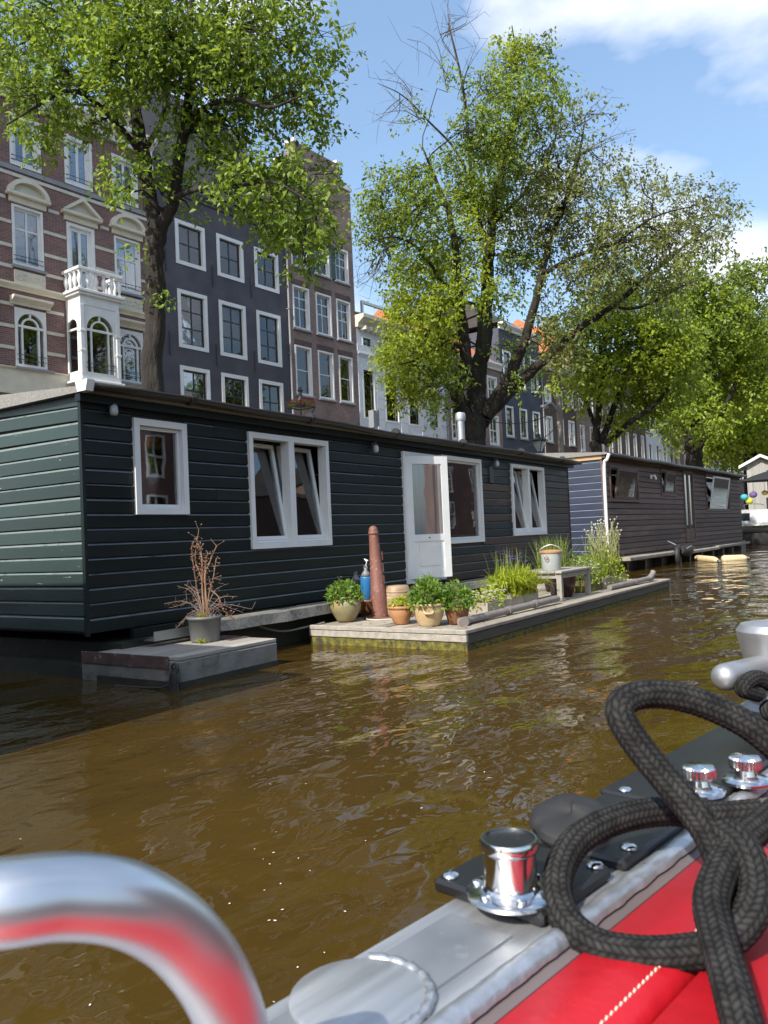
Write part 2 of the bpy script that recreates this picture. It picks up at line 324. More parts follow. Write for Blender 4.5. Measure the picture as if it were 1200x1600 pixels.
M['leafC'] = leafmat('leaf_elm_olive', (.10,.125,.032), (.27,.30,.075))
M['leafD'] = leafmat('leaf_elm_bright', (.13,.20,.014), (.40,.48,.035))
M['leafE'] = leafmat('leaf_elm_sunny', (.11,.18,.018), (.36,.45,.045))
M['herb'] = leafmat('leaf_herb', (.06,.15,.02), (.24,.36,.05))
M['lime'] = leafmat('leaf_lime', (.18,.27,.02), (.52,.55,.055))
M['grassy'] = leafmat('leaf_grassy', (.12,.20,.03), (.34,.40,.08))
M['shadealgae'] = pmat('shade_dark_algae_hull', (.018,.018,.013), (.035,.034,.02), scale=5, rough=.7, bump=.4, c3=(.07,.068,.03), t3=(.60,.75), s3=4)  # shadow below the wall put into the hull's dark tone, plus algae
M['stalk'] = pmat('dry_stalk', (.20,.095,.055), (.30,.18,.11), rough=.8, rnd=.3, island=True)
M['paletwig'] = pmat('pale_twig', (.22,.15,.12), (.32,.24,.19), rough=.8)
M['seedstem'] = pmat('green_seed_stem', (.22,.24,.08), (.32,.31,.14), rough=.7)
M['seed'] = pmat('seed_head', (.45,.42,.33), (.58,.55,.46), rough=.9)
M['purpleflower'] = pmat('purple_petal', (.16,.10,.42), (.24,.16,.52), rough=.6)
M['whiteflower'] = pmat('white_petal', (.78,.75,.68), (.82,.80,.75), rough=.6)
M['redflower'] = pmat('red_petal', (.45,.04,.06), (.55,.08,.09), rough=.6)
M['tileorange'] = pmat('orange_roof_tile', (.42,.13,.05), (.52,.18,.07), scale=3, rough=.7, bump=.5, bscale=10)
M['tilegrey'] = pmat('grey_roof_tile', (.03,.028,.027), (.05,.047,.045), scale=5, rough=.7, bump=.6, bscale=12)
M['whitehouse'] = pmat('white_render', (.66,.68,.70), (.60,.62,.64), scale=1.2, rough=.7, bump=.05)
M['navy'] = pmat('navy_grey_render', (.052,.050,.062), (.085,.080,.094), scale=1.3, rough=.7, bump=.35, bscale=22)
M['slate'] = pmat('slate_blue_paint', (.040,.050,.075), (.055,.066,.092), scale=1.3, rough=.7, bump=.2, bscale=22)
M['darkgreen'] = pmat('dark_green_joinery', (.012,.022,.024), (.018,.03,.03), rough=.35)
M['shutter'] = pmat('green_shutter', (.02,.045,.038), (.03,.06,.05), rough=.5)
M['brick'] = brickmat('purple_brown_brick', (.23,.122,.105), (.15,.086,.082), (.30,.26,.235))
M['brick2'] = brickmat('grey_brown_brick', (.27,.19,.165), (.20,.14,.125), (.34,.28,.25))
M['brick3'] = brickmat('dark_brown_brick', (.13,.085,.07), (.10,.065,.055), (.16,.13,.12))
M['ground'] = pmat('street_brick', (.14,.12,.11), (.19,.165,.15), scale=1.5, rough=.9, bump=.4, bscale=14)
M['quaystone'] = brickmat('quay_brick', (.10,.07,.06), (.07,.055,.05), (.12,.11,.10))
M['greyshed'] = pmat('pale_shed_board', (.30,.295,.27), (.38,.37,.345), scale=4, stretch=(3,3,.3), rough=.7, rnd=.1)
M['boatwhite'] = pmat('boat_gelcoat', (.55,.555,.56), (.62,.62,.62), rough=.3)
M['hullgrey'] = pmat('boat_hull_grey', (.06,.06,.066), (.085,.085,.09), rough=.4)
M['float'] = pmat('yellowed_float', (.62,.47,.25), (.70,.58,.36), scale=5, rough=.6, c3=(.30,.17,.10), t3=(.6,.72), s3=5)
M['tarp'] = pmat('dark_canvas', (.015,.015,.016), (.022,.022,.024), rough=.85)
M['teal'] = pmat('teal_paper', (.06,.34,.42), rough=.8); M['violet'] = pmat('violet_paper', (.15,.09,.28), rough=.8)
M['yelgreen'] = pmat('lime_paper', (.50,.50,.04), rough=.8); M['yellow'] = pmat('yellow_paper', (.70,.52,.12), rough=.8)
M['bowl'] = pmat('white_sill_box', (.75,.73,.66), rough=.5)
# water: murky brown canal with wind ripples
def watermat():
    m = bpy.data.materials.new('canal_water'); m.use_nodes = True; t = m.node_tree; L = t.links; b = t.nodes['Principled BSDF']
    b.inputs['Roughness'].default_value = .012; b.inputs['IOR'].default_value = 1.33; b.inputs['Specular IOR Level'].default_value = .5
    def n(ty, **k):
        x = t.nodes.new(ty)
        for a, v in k.items(): setattr(x, a, v)
        return x
    co = n('ShaderNodeTexCoord')
    def noise(scale, stretch, rot, detail=3, dist=0.0, rough=.5):
        mp = n('ShaderNodeMapping'); mp.inputs['Scale'].default_value = stretch; mp.inputs['Rotation'].default_value = (0, 0, rot); L.new(co.outputs['Object'], mp.inputs[0])
        q = n('ShaderNodeTexNoise'); q.inputs['Scale'].default_value = scale; q.inputs['Detail'].default_value = detail; q.inputs['Distortion'].default_value = dist
        q.inputs['Roughness'].default_value = rough
        L.new(mp.outputs[0], q.inputs[0]); return q.outputs[0]
    c = noise(.35, (1, 1, 1), 0, 4); r = n('ShaderNodeValToRGB')
    r.color_ramp.elements[0].color = (.046,.0268,.0052, 1); r.color_ramp.elements[1].color = (.066,.0400,.0088, 1); L.new(c, r.inputs[0]); L.new(r.outputs[0], b.inputs['Base Color'])
    big = noise(.8, (1, .55, 1), .5, 1, .3); mid = noise(2.9, (1, .5, 1), .35, 1, .5); fine = noise(9.5, (1, .6, 1), .15, 1, .8)
    patch = noise(.22, (1, .6, 1), .2, 2)
    pr = n('ShaderNodeMapRange'); L.new(patch, pr.inputs[0]); pr.inputs[1].default_value = .38; pr.inputs[2].default_value = .62; pr.inputs[3].default_value = .25; pr.inputs[4].default_value = 1.0
    def bump(h, dist, prev=None, st=None):
        q = n('ShaderNodeBump'); q.inputs['Strength'].default_value = 1.0; q.inputs['Distance'].default_value = dist; L.new(h, q.inputs['Height'])
        if st: L.new(st, q.inputs['Strength'])
        if prev: L.new(prev, q.inputs['Normal'])
        return q.outputs[0]
    nn = bump(big, .10); nn = bump(mid, .033, nn); nn = bump(fine, .008, nn, pr.outputs[0])
    L.new(nn, b.inputs['Normal']); return m
M['water'] = watermat()
# ------------------------------------------------------------------ setting: water, street, quay
wm = MB().add([(-120,-120,0),(160,-120,0),(160,420,0),(-120,420,0)], [(0,1,2,3)]).build('canal_water', M['water']); structure(wm)
def quay_x(y): return -11.4 + .045*y
Q = [(quay_x(y), y) for y in (-60, 0, 60, 120, 200, 400)]
g = MB(); vs = []; n_ = len(Q)
for (x, y) in Q: vs += [(x-.45, y, 1.05), (-400, y, 1.05)]
g.add(vs, [(2*i, 2*i+2, 2*i+3, 2*i+1) for i in range(n_-1)]); structure(g.build('street', M['ground']))
g = MB()
for i in range(n_-1):
    (x0, y0), (x1, y1) = Q[i], Q[i+1]
    g.add([(x0,y0,-1),(x1,y1,-1),(x1,y1,1.0),(x0,y0,1.0),(x0-.45,y0,1.0),(x1-.45,y1,1.0)], [(0,1,2,3),(3,2,5,4)])
structure(g.build('quay_wall', M['quaystone']))
g = MB()
for i in range(n_-1):
    (x0, y0), (x1, y1) = Q[i], Q[i+1]
    g.add([(x0+.04,y0,.98),(x1+.04,y1,.98),(x1+.04,y1,1.16),(x0+.04,y0,1.16),(x0-.45,y0,1.16),(x1-.45,y1,1.16),(x0-.45,y0,1.0),(x1-.45,y1,1.0)], [(0,1,2,3),(3,2,5,4),(4,5,7,6)])
structure(g.build('quay_coping', M['concrete']))

# ------------------------------------------------------------------ walls with openings (local x along, y inward, z up)
def wall_holes(mb, x0, x1, z0, z1, holes, y=0.0, depth=.16):
    xs = sorted({x0, x1, *[h[0] for h in holes], *[h[1] for h in holes]}); zs = sorted({z0, z1, *[h[2] for h in holes], *[h[3] for h in holes]})
    for i in range(len(xs)-1):
        for j in range(len(zs)-1):
            cx, cz = (xs[i]+xs[i+1])/2, (zs[j]+zs[j+1])/2
            if any(h[0] < cx < h[1] and h[2] < cz < h[3] for h in holes): continue
            mb.add([(xs[i],y,zs[j]),(xs[i+1],y,zs[j]),(xs[i+1],y,zs[j+1]),(xs[i],y,zs[j+1])], [(0,1,2,3)])
    for (a, b, c, d) in holes:
        mb.add([(a,y,c),(b,y,c),(b,y,d),(a,y,d),(a,y+depth,c),(b,y+depth,c),(b,y+depth,d),(a,y+depth,d)], [(0,4,5,1),(1,5,6,2),(2,6,7,3),(3,7,4,0)])
    return mb
def frame_ring(mb, x0, x1, z0, z1, w, y0, y1, wb=None):
    wb = w if wb is None else wb
    mb.box(x0, x0+w, y0, y1, z0, z1); mb.box(x1-w, x1, y0, y1, z0, z1)
    mb.box(x0+w, x1-w, y0+.001, y1, z1-w, z1); mb.box(x0+w, x1-w, y0+.001, y1, z0, z0+wb); return mb
def pane_obj(parent, x0, x1, z0, z1, y, mat):
    return MB().box(x0, x1, y, y+.006, z0, z1).build('pane', mat, parent)
def curtain_obj(parent, x0, x1, z0, z1, y, mat, name='curtain'):
    n = max(8, int((x1-x0)/.045)); vs = []
    for i in range(n+1):
        x = x0+(x1-x0)*i/n; yy = y + .025*math.sin(i*1.35)+.012*math.sin(i*.61+x0)
        vs += [(x, yy, z0), (x, yy, z1)]
    return MB().add(vs, [(2*i, 2*i+2, 2*i+3, 2*i+1) for i in range(n)]).build(name, mat, parent, smooth='all')
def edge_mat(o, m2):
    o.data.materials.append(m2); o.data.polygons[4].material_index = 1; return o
def boards(parent, x0, x1, z0, z1, pitch, holes, mat, y=0.0, end=False, name='board', wear=None, brk=None):
    """lap boards: each a mesh of its own; end=True runs along local y on the x=0 face"""
    z = z0; k = 0
    while z < z1-.03:
        p = min(pitch, z1-z); segs = [(x0, x1)]
        for (a, b, c, d) in holes:
            if c < z+p*.6 and d > z+p*.4:
                ns = []
                for (s, e) in segs:
                    if b <= s or a >= e: ns.append((s, e)); continue
                    if a-s > .03: ns.append((s, a))
                    if e-b > .03: ns.append((b, e))
                segs = ns
        ns = []
        for (s, e) in segs:
            if brk and s < brk(k) < e and min(brk(k)-s, e-brk(k)) > .4: ns += [(s, brk(k)-.002), (brk(k)+.002, e)]
            else: ns.append((s, e))
        for (s, e) in ns:
            j = random.uniform(-.003, .003); t = .024+random.uniform(-.003, .004)
            prof = [(y, z+.002), (y-t, z+.005+j), (y-t+.002, z+p-.020+j), (y-.004, z+p-.006), (y, z+p-.001)]
            m_ = mat(.5*(s+e), z) if callable(mat) else mat
            mb = MB()
            if end: mb.prism([(q[0], q[1]) for q in prof], s, e, axis=1)
            else: mb.prism(prof, s, e, axis=0)
            if random.random() < .5:
                for i in range(5, 10): v = mb.v[i]; mb.v[i] = (v[0], v[1], v[2]+random.uniform(-.004, .004))
            edge_mat(mb.build(name, m_, parent), M['edgebrown'] if m_ is M['brownbd'] else M['edgesky'])
        z += pitch; k += 1

def tilt_sash(parent, x0, x1, z0, z1, y, fw, deg, mat, curtain=None):
    # a sash hinged at its foot and leaning in at the top
    s = MB(); frame_ring(s, x0, x1, 0, z1-z0, fw, 0, .045)
    o = s.build('sash', mat, parent, loc=(0, y, z0), rot=(R_(-deg), 0, 0))
    return o
def houseboat_window(root, x0, x1, z0, z1, bays=1, tilt=0, mat=None, curt=None, fw=.064, sw=.045, sill=True, y=-.055):
    mat = mat or M['white']
    f = MB(); frame_ring(f, x0, x1, z0, z1, fw, y, .07)
    xs = [x0+fw]; 
    if bays == 2: f.box((x0+x1)/2-.05, (x0+x1)/2+.05, y+.002, .07, z0+fw, z1-fw)
    wn = f.build('window', mat, root)
    spans = [(x0+fw, x1-fw)] if bays == 1 else [(x0+fw, (x0+x1)/2-.05), ((x0+x1)/2+.05, x1-fw)]
    for (a, b) in spans:
        h = z1-z0-2*fw
        if tilt:
            s = MB(); frame_ring(s, a+.004, b-.004, .03, h-.005, sw, 0, .05); s.box(a+.004, b-.004, -.01, .03, 0, .026)
            so_ = s.build('sash', mat, wn, loc=(0, .0, z0+fw), rot=(R_(-tilt), 0, 0))
            MB().box(a+sw, b-sw, .02, .026, .03+sw, h-sw).build('pane', M['glass'], wn, loc=(0, .0, z0+fw), rot=(R_(-tilt), 0, 0))
        else:
            s = MB(); frame_ring(s, a+.003, b-.003, z0+fw+.003, z1-fw-.003, sw*.7, -.01, .04); s.build('sash', mat, wn)
            pane_obj(wn, a+sw*.7, b-sw*.7, z0+fw+sw*.7, z1-fw-sw*.7, .015, M['glass'])
    return wn

# ------------------------------------------------------------------ near houseboat
HB = empty('houseboat', (-6.1, 4.48, 0), R_(90), 'black-green clapboard houseboat with white windows and an open white door', 'houseboat')
L1, W1, ZB, ZT = 12.07, 4.3, .41, 2.52
holes1 = [(.53,1.19,1.465,2.38), (2.10,3.55,1.08,2.385), (5.32,6.46,.46,2.38), (6.47,7.86,1.0,2.40), (9.10,10.68,1.07,2.40)]
wl = MB(); wall_holes(wl, 0, L1, ZB, ZT, holes1, y=0, depth=.1)
wl.add([(0,0,ZB),(0,W1,ZB),(0,W1,ZT),(0,0,ZT)], [(0,3,2,1)]); wl.add([(L1,0,ZB),(L1,W1,ZB),(L1,W1,ZT),(L1,0,ZT)], [(0,1,2,3)])
wl.add([(0,W1,ZB),(L1,W1,ZB),(L1,W1,ZT),(0,W1,ZT)], [(0,3,2,1)]); wl.add([(0,0,ZB),(L1,0,ZB),(L1,W1,ZB),(0,W1,ZB)], [(0,3,2,1)])
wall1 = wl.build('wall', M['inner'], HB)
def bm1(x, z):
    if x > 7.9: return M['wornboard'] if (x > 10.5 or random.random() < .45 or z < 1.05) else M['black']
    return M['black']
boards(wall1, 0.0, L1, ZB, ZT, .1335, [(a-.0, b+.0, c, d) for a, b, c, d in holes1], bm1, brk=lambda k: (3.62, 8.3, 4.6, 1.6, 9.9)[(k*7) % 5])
# end wall boards (face x=0): built along local y, profile in (x, z)
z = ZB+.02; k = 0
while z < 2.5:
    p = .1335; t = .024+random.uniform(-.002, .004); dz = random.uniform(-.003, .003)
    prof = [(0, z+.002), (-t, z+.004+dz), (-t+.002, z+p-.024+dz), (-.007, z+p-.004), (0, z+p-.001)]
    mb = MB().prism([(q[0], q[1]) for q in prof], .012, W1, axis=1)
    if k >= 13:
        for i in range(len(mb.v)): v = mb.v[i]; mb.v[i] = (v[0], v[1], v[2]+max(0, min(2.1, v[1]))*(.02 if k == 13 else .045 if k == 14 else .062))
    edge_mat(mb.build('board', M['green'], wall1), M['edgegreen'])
    z += p; k += 1
MB().box(-.034, -.001, -.028, .012, ZB-.02, ZT-.02).build('corner_post', M['black'], HB)
MB().box(L1, L1+.03, -.03, .02, ZB-.02, ZT).build('corner_post', M['wornboard'], HB)
# roof, fascia, gutter
rf = MB(); zr = 2.585
rf.add([(-.10,-.16,zr),(L1+.28,-.16,zr),(L1+.28,W1/2,zr+.15),(-.10,W1/2,zr+.15),(L1+.28,W1+.16,zr),(-.10,W1+.16,zr),
        (-.10,-.16,zr-.05),(L1+.28,-.16,zr-.05),(-.10,W1+.16,zr-.05),(L1+.28,W1+.16,zr-.05)],
       [(0,1,2,3),(3,2,4,5),(6,7,1,0),(9,8,5,4),(0,3,5,8,6),(1,7,9,4,2),(6,8,9,7)])
roof1 = rf.build('roof', M['felt'], HB)
MB().box(-.085, L1+.2, -.10, -.028, 2.46, zr-.052).build('fascia', M['black'], roof1)
gt = MB(); x = -.08
gpts = []
for i in range(25):
    xx = -.08+(L1+.36)*i/24; gpts.append((xx, -.215, 2.580+.012*math.sin(xx*.9)+.008*math.sin(xx*2.3)))
nG = 8; vs = []
for p in gpts:
    for q in range(nG+1):
        a = math.pi*q/nG; vs.append((p[0], p[1]-.055*math.cos(a), p[2]-.058*math.sin(a)+.02))
gt.add(vs, [(i*(nG+1)+q, i*(nG+1)+q+1, (i+1)*(nG+1)+q+1, (i+1)*(nG+1)+q) for i in range(24) for q in range(nG)])
gut1 = gt.build('gutter', M['gutter'], HB, smooth='all')
so_ = gut1.modifiers.new('thick', 'SOLIDIFY'); so_.thickness = .008
for xx in (1.1, 3.0, 4.9, 6.9, 9.2, 11.3): MB().tube([(xx-.03,-.215,2.597+.012*math.sin(xx*.9)), (xx+.03,-.215,2.597+.012*math.sin(xx*.9))], .066, 10).build('gutter_joint', M['gutter'], gut1)
MB().prism([(-.11,2.62),(-.28,2.62),(-.25,2.525),(-.14,2.525)], -.14, -.06, axis=0).build('gutter_end_box', M['white'], gut1)
# windows and door
houseboat_window(HB, *holes1[0], bays=1)
houseboat_window(HB, *holes1[1], bays=2, tilt=9)
houseboat_window(HB, *holes1[4], bays=2, tilt=9)
w3 = houseboat_window(HB, *holes1[3], bays=1)
dfr = MB(); a, b, c, d = holes1[2]; frame_ring(dfr, a, b, c, d, .06, -.055, .07); dfr.box(b-.20, b-.06, -.05, .06, c+.06, d-.06); dframe = dfr.build('door_frame', M['white'], HB)
LW = .74; LH = d-c-.13
dl = MB(); frame_ring(dl, 0, LW, 0, LH, .115, -.022, .022); dl.box(.115, LW-.115, -.021, .021, .54, .64); dl.box(.115, LW-.115, -.008, .012, .115, .54); dl.box(.19, LW-.19, -.018, .012, .18, .48)
door = dl.build('door', M['white'], HB, loc=(a+.065, -.03, c+.065), rot=(0, 0, R_(-27)))
MB().box(.115, LW-.115, -.003, .003, .64, LH-.115).build('pane', M['glass'], door)
curtain_obj(door, .12, LW-.14, .64, LH-.13, .03, M['purple'])
MB().lathe([(.013,0),(.012,.004),(0,.005)], 12).build('keyhole', M['lamp'], door, loc=(LW*.5, -.0215, .59), rot=(R_(90), 0, 0))
# what shows behind the glass
curtain_obj(HB, 2.95, 3.5, 1.1, 2.36, .34, M['greycurt']); curtain_obj(HB, 2.48, 2.78, 1.1, 2.36, .34, M['greycurt'])
curtain_obj(HB, .55, .67, 1.48, 2.36, .15, M['greycurt']); curtain_obj(HB, 1.06, 1.18, 1.48, 2.36, .15, M['greycurt'])
curtain_obj(HB, 7.15, 7.78, 1.02, 2.38, .25, M['purple']); curtain_obj(HB, 9.2, 9.8, 1.1, 2.38, .36, M['greycurt']); curtain_obj(HB, 9.95, 10.6, 1.1, 2.38, .36, M['greycurt'])
curtain_obj(HB, 5.4, 6.3, .5, 2.3, .6, M['purple'])
MB().cbox(7.0, 7.75, .1, .2, 1.42, 1.5, .006).build('sill_shelf', M['bowl'], HB)
# wall lamps, cable, hull
def wall_lamp(parent, x, z):
    o = MB().cbox(x-.035, x+.035, -.06, -.024, z+.02, z+.09, .005).build('wall_lamp', M['lamp'], parent)
    MB().lathe([(.02,.0),(.036,-.02),(.04,-.07),(.03,-.10),(0,-.105)], 12, (x, -.085, z+.05)).build('lamp_glass', M['lampglass'], o, smooth='all')
    MB().tube([(x,-.05,z+.06),(x,-.085,z+.085),(x,-.085,z+.05)], .02, 8).build('bracket', M['lamp'], o)
for xx, zz_ in ((.28, 2.42), (4.58, 2.36), (8.42, 2.36)): wall_lamp(HB, xx, zz_)
MB().box(8.2, 8.34, -.045, -.026, 2.02, 2.3).build('vent_plate', M['lamp'], HB)
hull = MB().box(.22, L1+.1, -.16, W1, -.6, .30); hull.build('hull', M['shadealgae'], HB); MB().box(.05, .22, -.10, W1, -.6, .13).build('hull_ledge', M['shadealgae'], HB)
# the broken coping beams and steel strips along the foot of the wall
mb = MB(); n = 30; vs = []
for i in range(n+1):
    xx = 1.05+(L1-1.05)*i/n; e = .02*random.uniform(-1, 1)
    vs += [(xx,-.46+e,.30+.4*e),(xx,-.44+e*.6,.405+.3*e),(xx,-.165,.41),(xx,-.165,.30)]
mb.add(vs, [(4*i+q, 4*i+(q+1) % 4, 4*(i+1)+(q+1) % 4, 4*(i+1)+q) for i in range(n) for q in range(4)]+[(3,2,1,0),(4*n,4*n+1,4*n+2,4*n+3)])
mb.build('ledge', M['concrete'], HB)
MB().box(.32, 2.6, -.21, -.165, .335, .42).build('lower_plank', M['black'], HB)
MB().prism([(-.36,.30),(-.36,.385),(-.35,.385),(-.35,.31),(-.22,.31),(-.22,.30)], .42, 3.1, axis=0).build('steel_strip', M['steel'], HB)
# chimney flue and aerial on the roof: things of their own
fl = empty('flue_pipe', (-7.15, 13.77, 2.6), 0, 'slim silver flue pipe with a cap on the black-green houseboat roof', 'flue pipe')
MB().lathe([(.072,0),(.072,.80)], 16).build('pipe', M['steel'], fl, smooth=True)
MB().lathe([(.095,.74),(.10,.76),(.10,.86),(.085,.89),(0,.90)], 16).build('cap', M['steel'], fl, smooth=True)
MB().lathe([(.16,.02),(.075,.12)], 16).build('flashing', M['greysill'], fl, smooth=True)
an = empty('roof_antenna', (-7.0, 10.54, 2.66), 0, 'small grey antenna boxes on a bracket on the near houseboat roof', 'antenna')
MB().cbox(-.05, .05, -.10, .0, .22, .50, .006).build('receiver_box', M['greyvinyl'], an); MB().cbox(-.03, .03, .03, .10, .26, .52, .006).build('receiver_box', M['greyvinyl'], an)
MB().tube([(0,-.05,.25),(0,-.05,0)], .012, 6).build('mast', M['steel'], an); MB().tube([(0,.06,.28),(.0,.12,.1),(0,.22,.02)], .01, 6).build('strut', M['steel'], an)
MB().tube([(0,-.16,.02),(0,-.08,.18),(0,.0,.22)], .008, 6).build('strut', M['steel'], an)
# neighbour boat moored upstream, outside the frame, whose shadow falls on the end wall
NB = empty('houseboat', (-4.62, -8.0, 0), R_(90), 'houseboat moored upstream, shading the foot of the green end wall', 'houseboat')
MB().box(0, 10.3, .0, 4.0, .3, 2.55).build('wall', M['brownbd'], NB); MB().box(-.2, 10.45, -.15, 4.15, 2.55, 2.66).build('roof', M['felt'], NB); MB().box(-.1, 10.35, -.2, 4.1, -.6, .3).build('hull', M['concrete'], NB)

# ------------------------------------------------------------------ second houseboat
A2 = R_(2.75)
H2 = empty('houseboat', (-6.5, 20.2, 0), R_(90)-A2, 'brown plank houseboat with a blue end wall and white downpipe, moored behind the first', 'houseboat')
L2, W2, B2, T2 = 15.4, 3.5, .40, 3.03
holes2 = [(.45,2.70,1.82,2.78), (4.8,6.3,2.05,2.86), (7.2,8.35,.56,2.92), (10.0,13.5,1.58,2.92)]
wl = MB(); wall_holes(wl, 0, L2, B2, T2, holes2, y=0, depth=.1)
wl.add([(0,0,B2),(0,W2,B2),(0,W2,T2),(0,0,T2)], [(0,3,2,1)]); wl.add([(L2,0,B2),(L2,W2,B2),(L2,W2,T2),(L2,0,T2)], [(0,1,2,3)])
wl.add([(0,W2,B2),(L2,W2,B2),(L2,W2,T2),(0,W2,T2)], [(0,3,2,1)]); wl.add([(0,0,B2),(L2,0,B2),(L2,W2,B2),(0,W2,B2)], [(0,3,2,1)])
wall2 = wl.build('wall', M['inner'], H2)
boards(wall2, 0.0, L2, B2, T2, .155, holes2, M['brownbd'], brk=lambda k: (3.4, 9.2, 6.7)[k % 3])
z = B2
while z < T2-.02:
    p = .175; t = .022
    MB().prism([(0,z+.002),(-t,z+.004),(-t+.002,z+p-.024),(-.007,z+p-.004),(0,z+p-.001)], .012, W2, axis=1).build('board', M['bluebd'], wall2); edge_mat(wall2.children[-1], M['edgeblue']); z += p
MB().box(-.03, -.001, -.03, .012, B2, T2).build('corner_post', M['brownbd'], H2)
rf = MB(); zr2 = 3.06
rf.add([(-.12,-.2,zr2),(L2+.2,-.2,zr2),(L2+.2,W2/2,zr2+.16),(-.12,W2/2,zr2+.16),(L2+.2,W2+.2,zr2),(-.12,W2+.2,zr2),(-.12,-.2,zr2-.05),(L2+.2,-.2,zr2-.05),(-.12,W2+.2,zr2-.05),(L2+.2,W2+.2,zr2-.05)],
       [(0,1,2,3),(3,2,4,5),(6,7,1,0),(9,8,5,4),(0,3,5,8,6),(1,7,9,4,2),(6,8,9,7)])
roof2 = rf.build('roof', M['felt'], H2)
MB().box(-.06, -.024, -.03, W2, 2.90, zr2-.052).build('fascia', M['tan'], roof2)
MB().box(-.06, L2+.1, -.12, -.03, 2.93, zr2-.052).build('fascia', M['brownbd'], roof2)
gp = [(-.1+(L2+.3)*i/16, -.25, 3.0+.012*math.sin(i*1.7)) for i in range(17)]
MB().tube(gp, .055, 10).build('gutter', M['gutter'], H2, smooth=True)
MB().tube(smoothpath([(-.10,-.25,3.02),(-.12,-.19,2.86),(-.085,-.10,2.72),(-.085,-.085,1.6),(-.085,-.085,.42)], 4), .042, 10).build('downpipe', M['white'], H2, smooth=True)
for i, (a, b, c, d) in enumerate(holes2):
    if i == 2: continue
    houseboat_window(H2, a, b, c, d, bays=1 if i != 3 else 1, mat=M['brownframe'], fw=.07, y=-.05)
    # casements standing ajar: slanting stiles
for (a, b, c, d) in (holes2[0], holes2[1], holes2[3]):
    s = MB(); wdt = (b-a)*.70; frame_ring(s, 0, wdt, 0, d-c-.16, .06, 0, .045)
    sa = s.build('casement', M['brownframe'] if a < 9 else M['white'], H2, loc=(a+.10*(b-a)+.08, -.055, c+.08), rot=(R_(9), 0, 0))
    MB().box(.06, wdt-.06, .018, .024, .06, d-c-.22).build('pane', M['glass'], sa)
for (a, b, c, d, m_) in ((.6,2.55,1.86,2.74,'palegreen'), (4.9,6.2,2.1,2.82,'palegreen'), (10.4,13.3,1.65,2.85,'curtain')): curtain_obj(H2, a, b, c, d, .09, M[m_])
a, b, c, d = holes2[2]; fr = MB(); frame_ring(fr, a, b, c, d, .07, -.05, .07); fr.build('door_frame', M['brownframe'], H2)
for (p, q) in ((a+.07, (a+b)/2-.02), ((a+b)/2+.02, b-.07)):
    s = MB(); frame_ring(s, p, q, c+.08, d-.08, .055, -.03, .02, .35); dd = s.build('door', M['brownframe'], H2); pane_obj(dd, p+.055, q-.055, c+.43, d-.135, -.005, M['glass'])
    curtain_obj(dd, p+.06, q-.06, c+.43, d-.14, .03, M['curtain'])
wlm = MB().cbox(3.78, 3.90, -.06, -.026, 2.52, 2.64, .005).build('wall_lamp', M['white'], H2); MB().tube([(3.84,-.06,2.6),(3.84,-.14,2.62),(3.88,-.17,2.5)], .035, 8).build('lamp_shade', M['white'], wlm)
MB().box(-.05, L2+.1, -.10, W2, -.6, B2-.01).build('hull', M['gutter'], H2)
for (x0, x1, y0, zt) in ((.2,5.2,-.55,.36), (5.3,9.9,-.42,.30), (10.1,15.2,-.34,.33)): MB().cbox(x0, x1, y0, -.11, zt-.09, zt, .01).build('walkway_plank', M['plank'], H2)
for xx in np.arange(.6, 15, 1.45): MB().box(xx, xx+.12, -.32, -.11, -.4, .2).build('fender_post', M['gutter'], H2)
# ------------------------------------------------------------------ canal houses
AF = R_(4.0); FD = np.array([math.sin(AF), math.cos(AF), 0]); FP = np.array([-24.5, 0, 0])
def house_root(s0, label): return empty('canal_house', FP+FD*s0, R_(90)-AF, label, 'house', 'row of canal houses')
def shell(root, W, H, holes, mat, depth=9.0, rv=.22):
    mb = MB(); wall_holes(mb, 0, W, 1.0, H, holes, 0, rv)
    mb.add([(0,0,1),(0,depth,1),(0,depth,H),(0,0,H),(W,0,1),(W,depth,1),(W,depth,H),(W,0,H)], [(0,3,2,1),(4,5,6,7),(1,2,6,5),(3,7,6,2)])
    return mb.build('wall', mat, root)
def window(root, x0, x1, z0, z1, fw=.09, nx=2, ny=2, fmat='white', smat='darkgreen', proud=-.02, split=None, curt=None, sill=None, mw=.035, rail=None, y=.10):
    f = MB(); frame_ring(f, x0, x1, z0, z1, fw, proud, y+.06); wn = f.build('window', M[fmat], root)
    a, b, c, d = x0+fw, x1-fw, z0+fw, z1-fw; s = MB(); frame_ring(s, a, b, c, d, mw*1.2, y-.02, y+.04)
    xs = [a+(b-a)*i/nx for i in range(nx+1)]; zs = split and [c]+[c+(d-c)*t for t in split]+[d] or [c+(d-c)*i/ny for i in range(ny+1)]
    for xx in xs[1:-1]: s.box(xx-mw/2, xx+mw/2, y-.018, y+.03, c, d)
    for q in zs[1:-1]: s.box(a, b, y-.016, y+.03, q-mw/2, q+mw/2)
    s.build('sash', M[smat], wn)
    for i in range(nx):
        for j in range(len(zs)-1): pane_obj(wn, xs[i]+mw/2, xs[i+1]-mw/2, zs[j]+mw/2, zs[j+1]-mw/2, y, M['glass2'])
    if curt: curtain_obj(wn, a+curt[1]*(b-a), a+curt[2]*(b-a), c+(curt[3] if len(curt) > 3 else 0)*(d-c), d, y+.06, M[curt[0]])
    if sill: MB().cbox(x0-.06, x1+.06, -.10, .05, z0-.09, z0-.002, .01).build('sill', M[sill], wn)
    if rail:
        r = MB()
        for q in (.16, .30): r.box(x0+.03, x1-.03, -.045, -.03, z0+q, z0+q+.018)
        r.build('guard_rail', M['iron'], wn)
    return wn
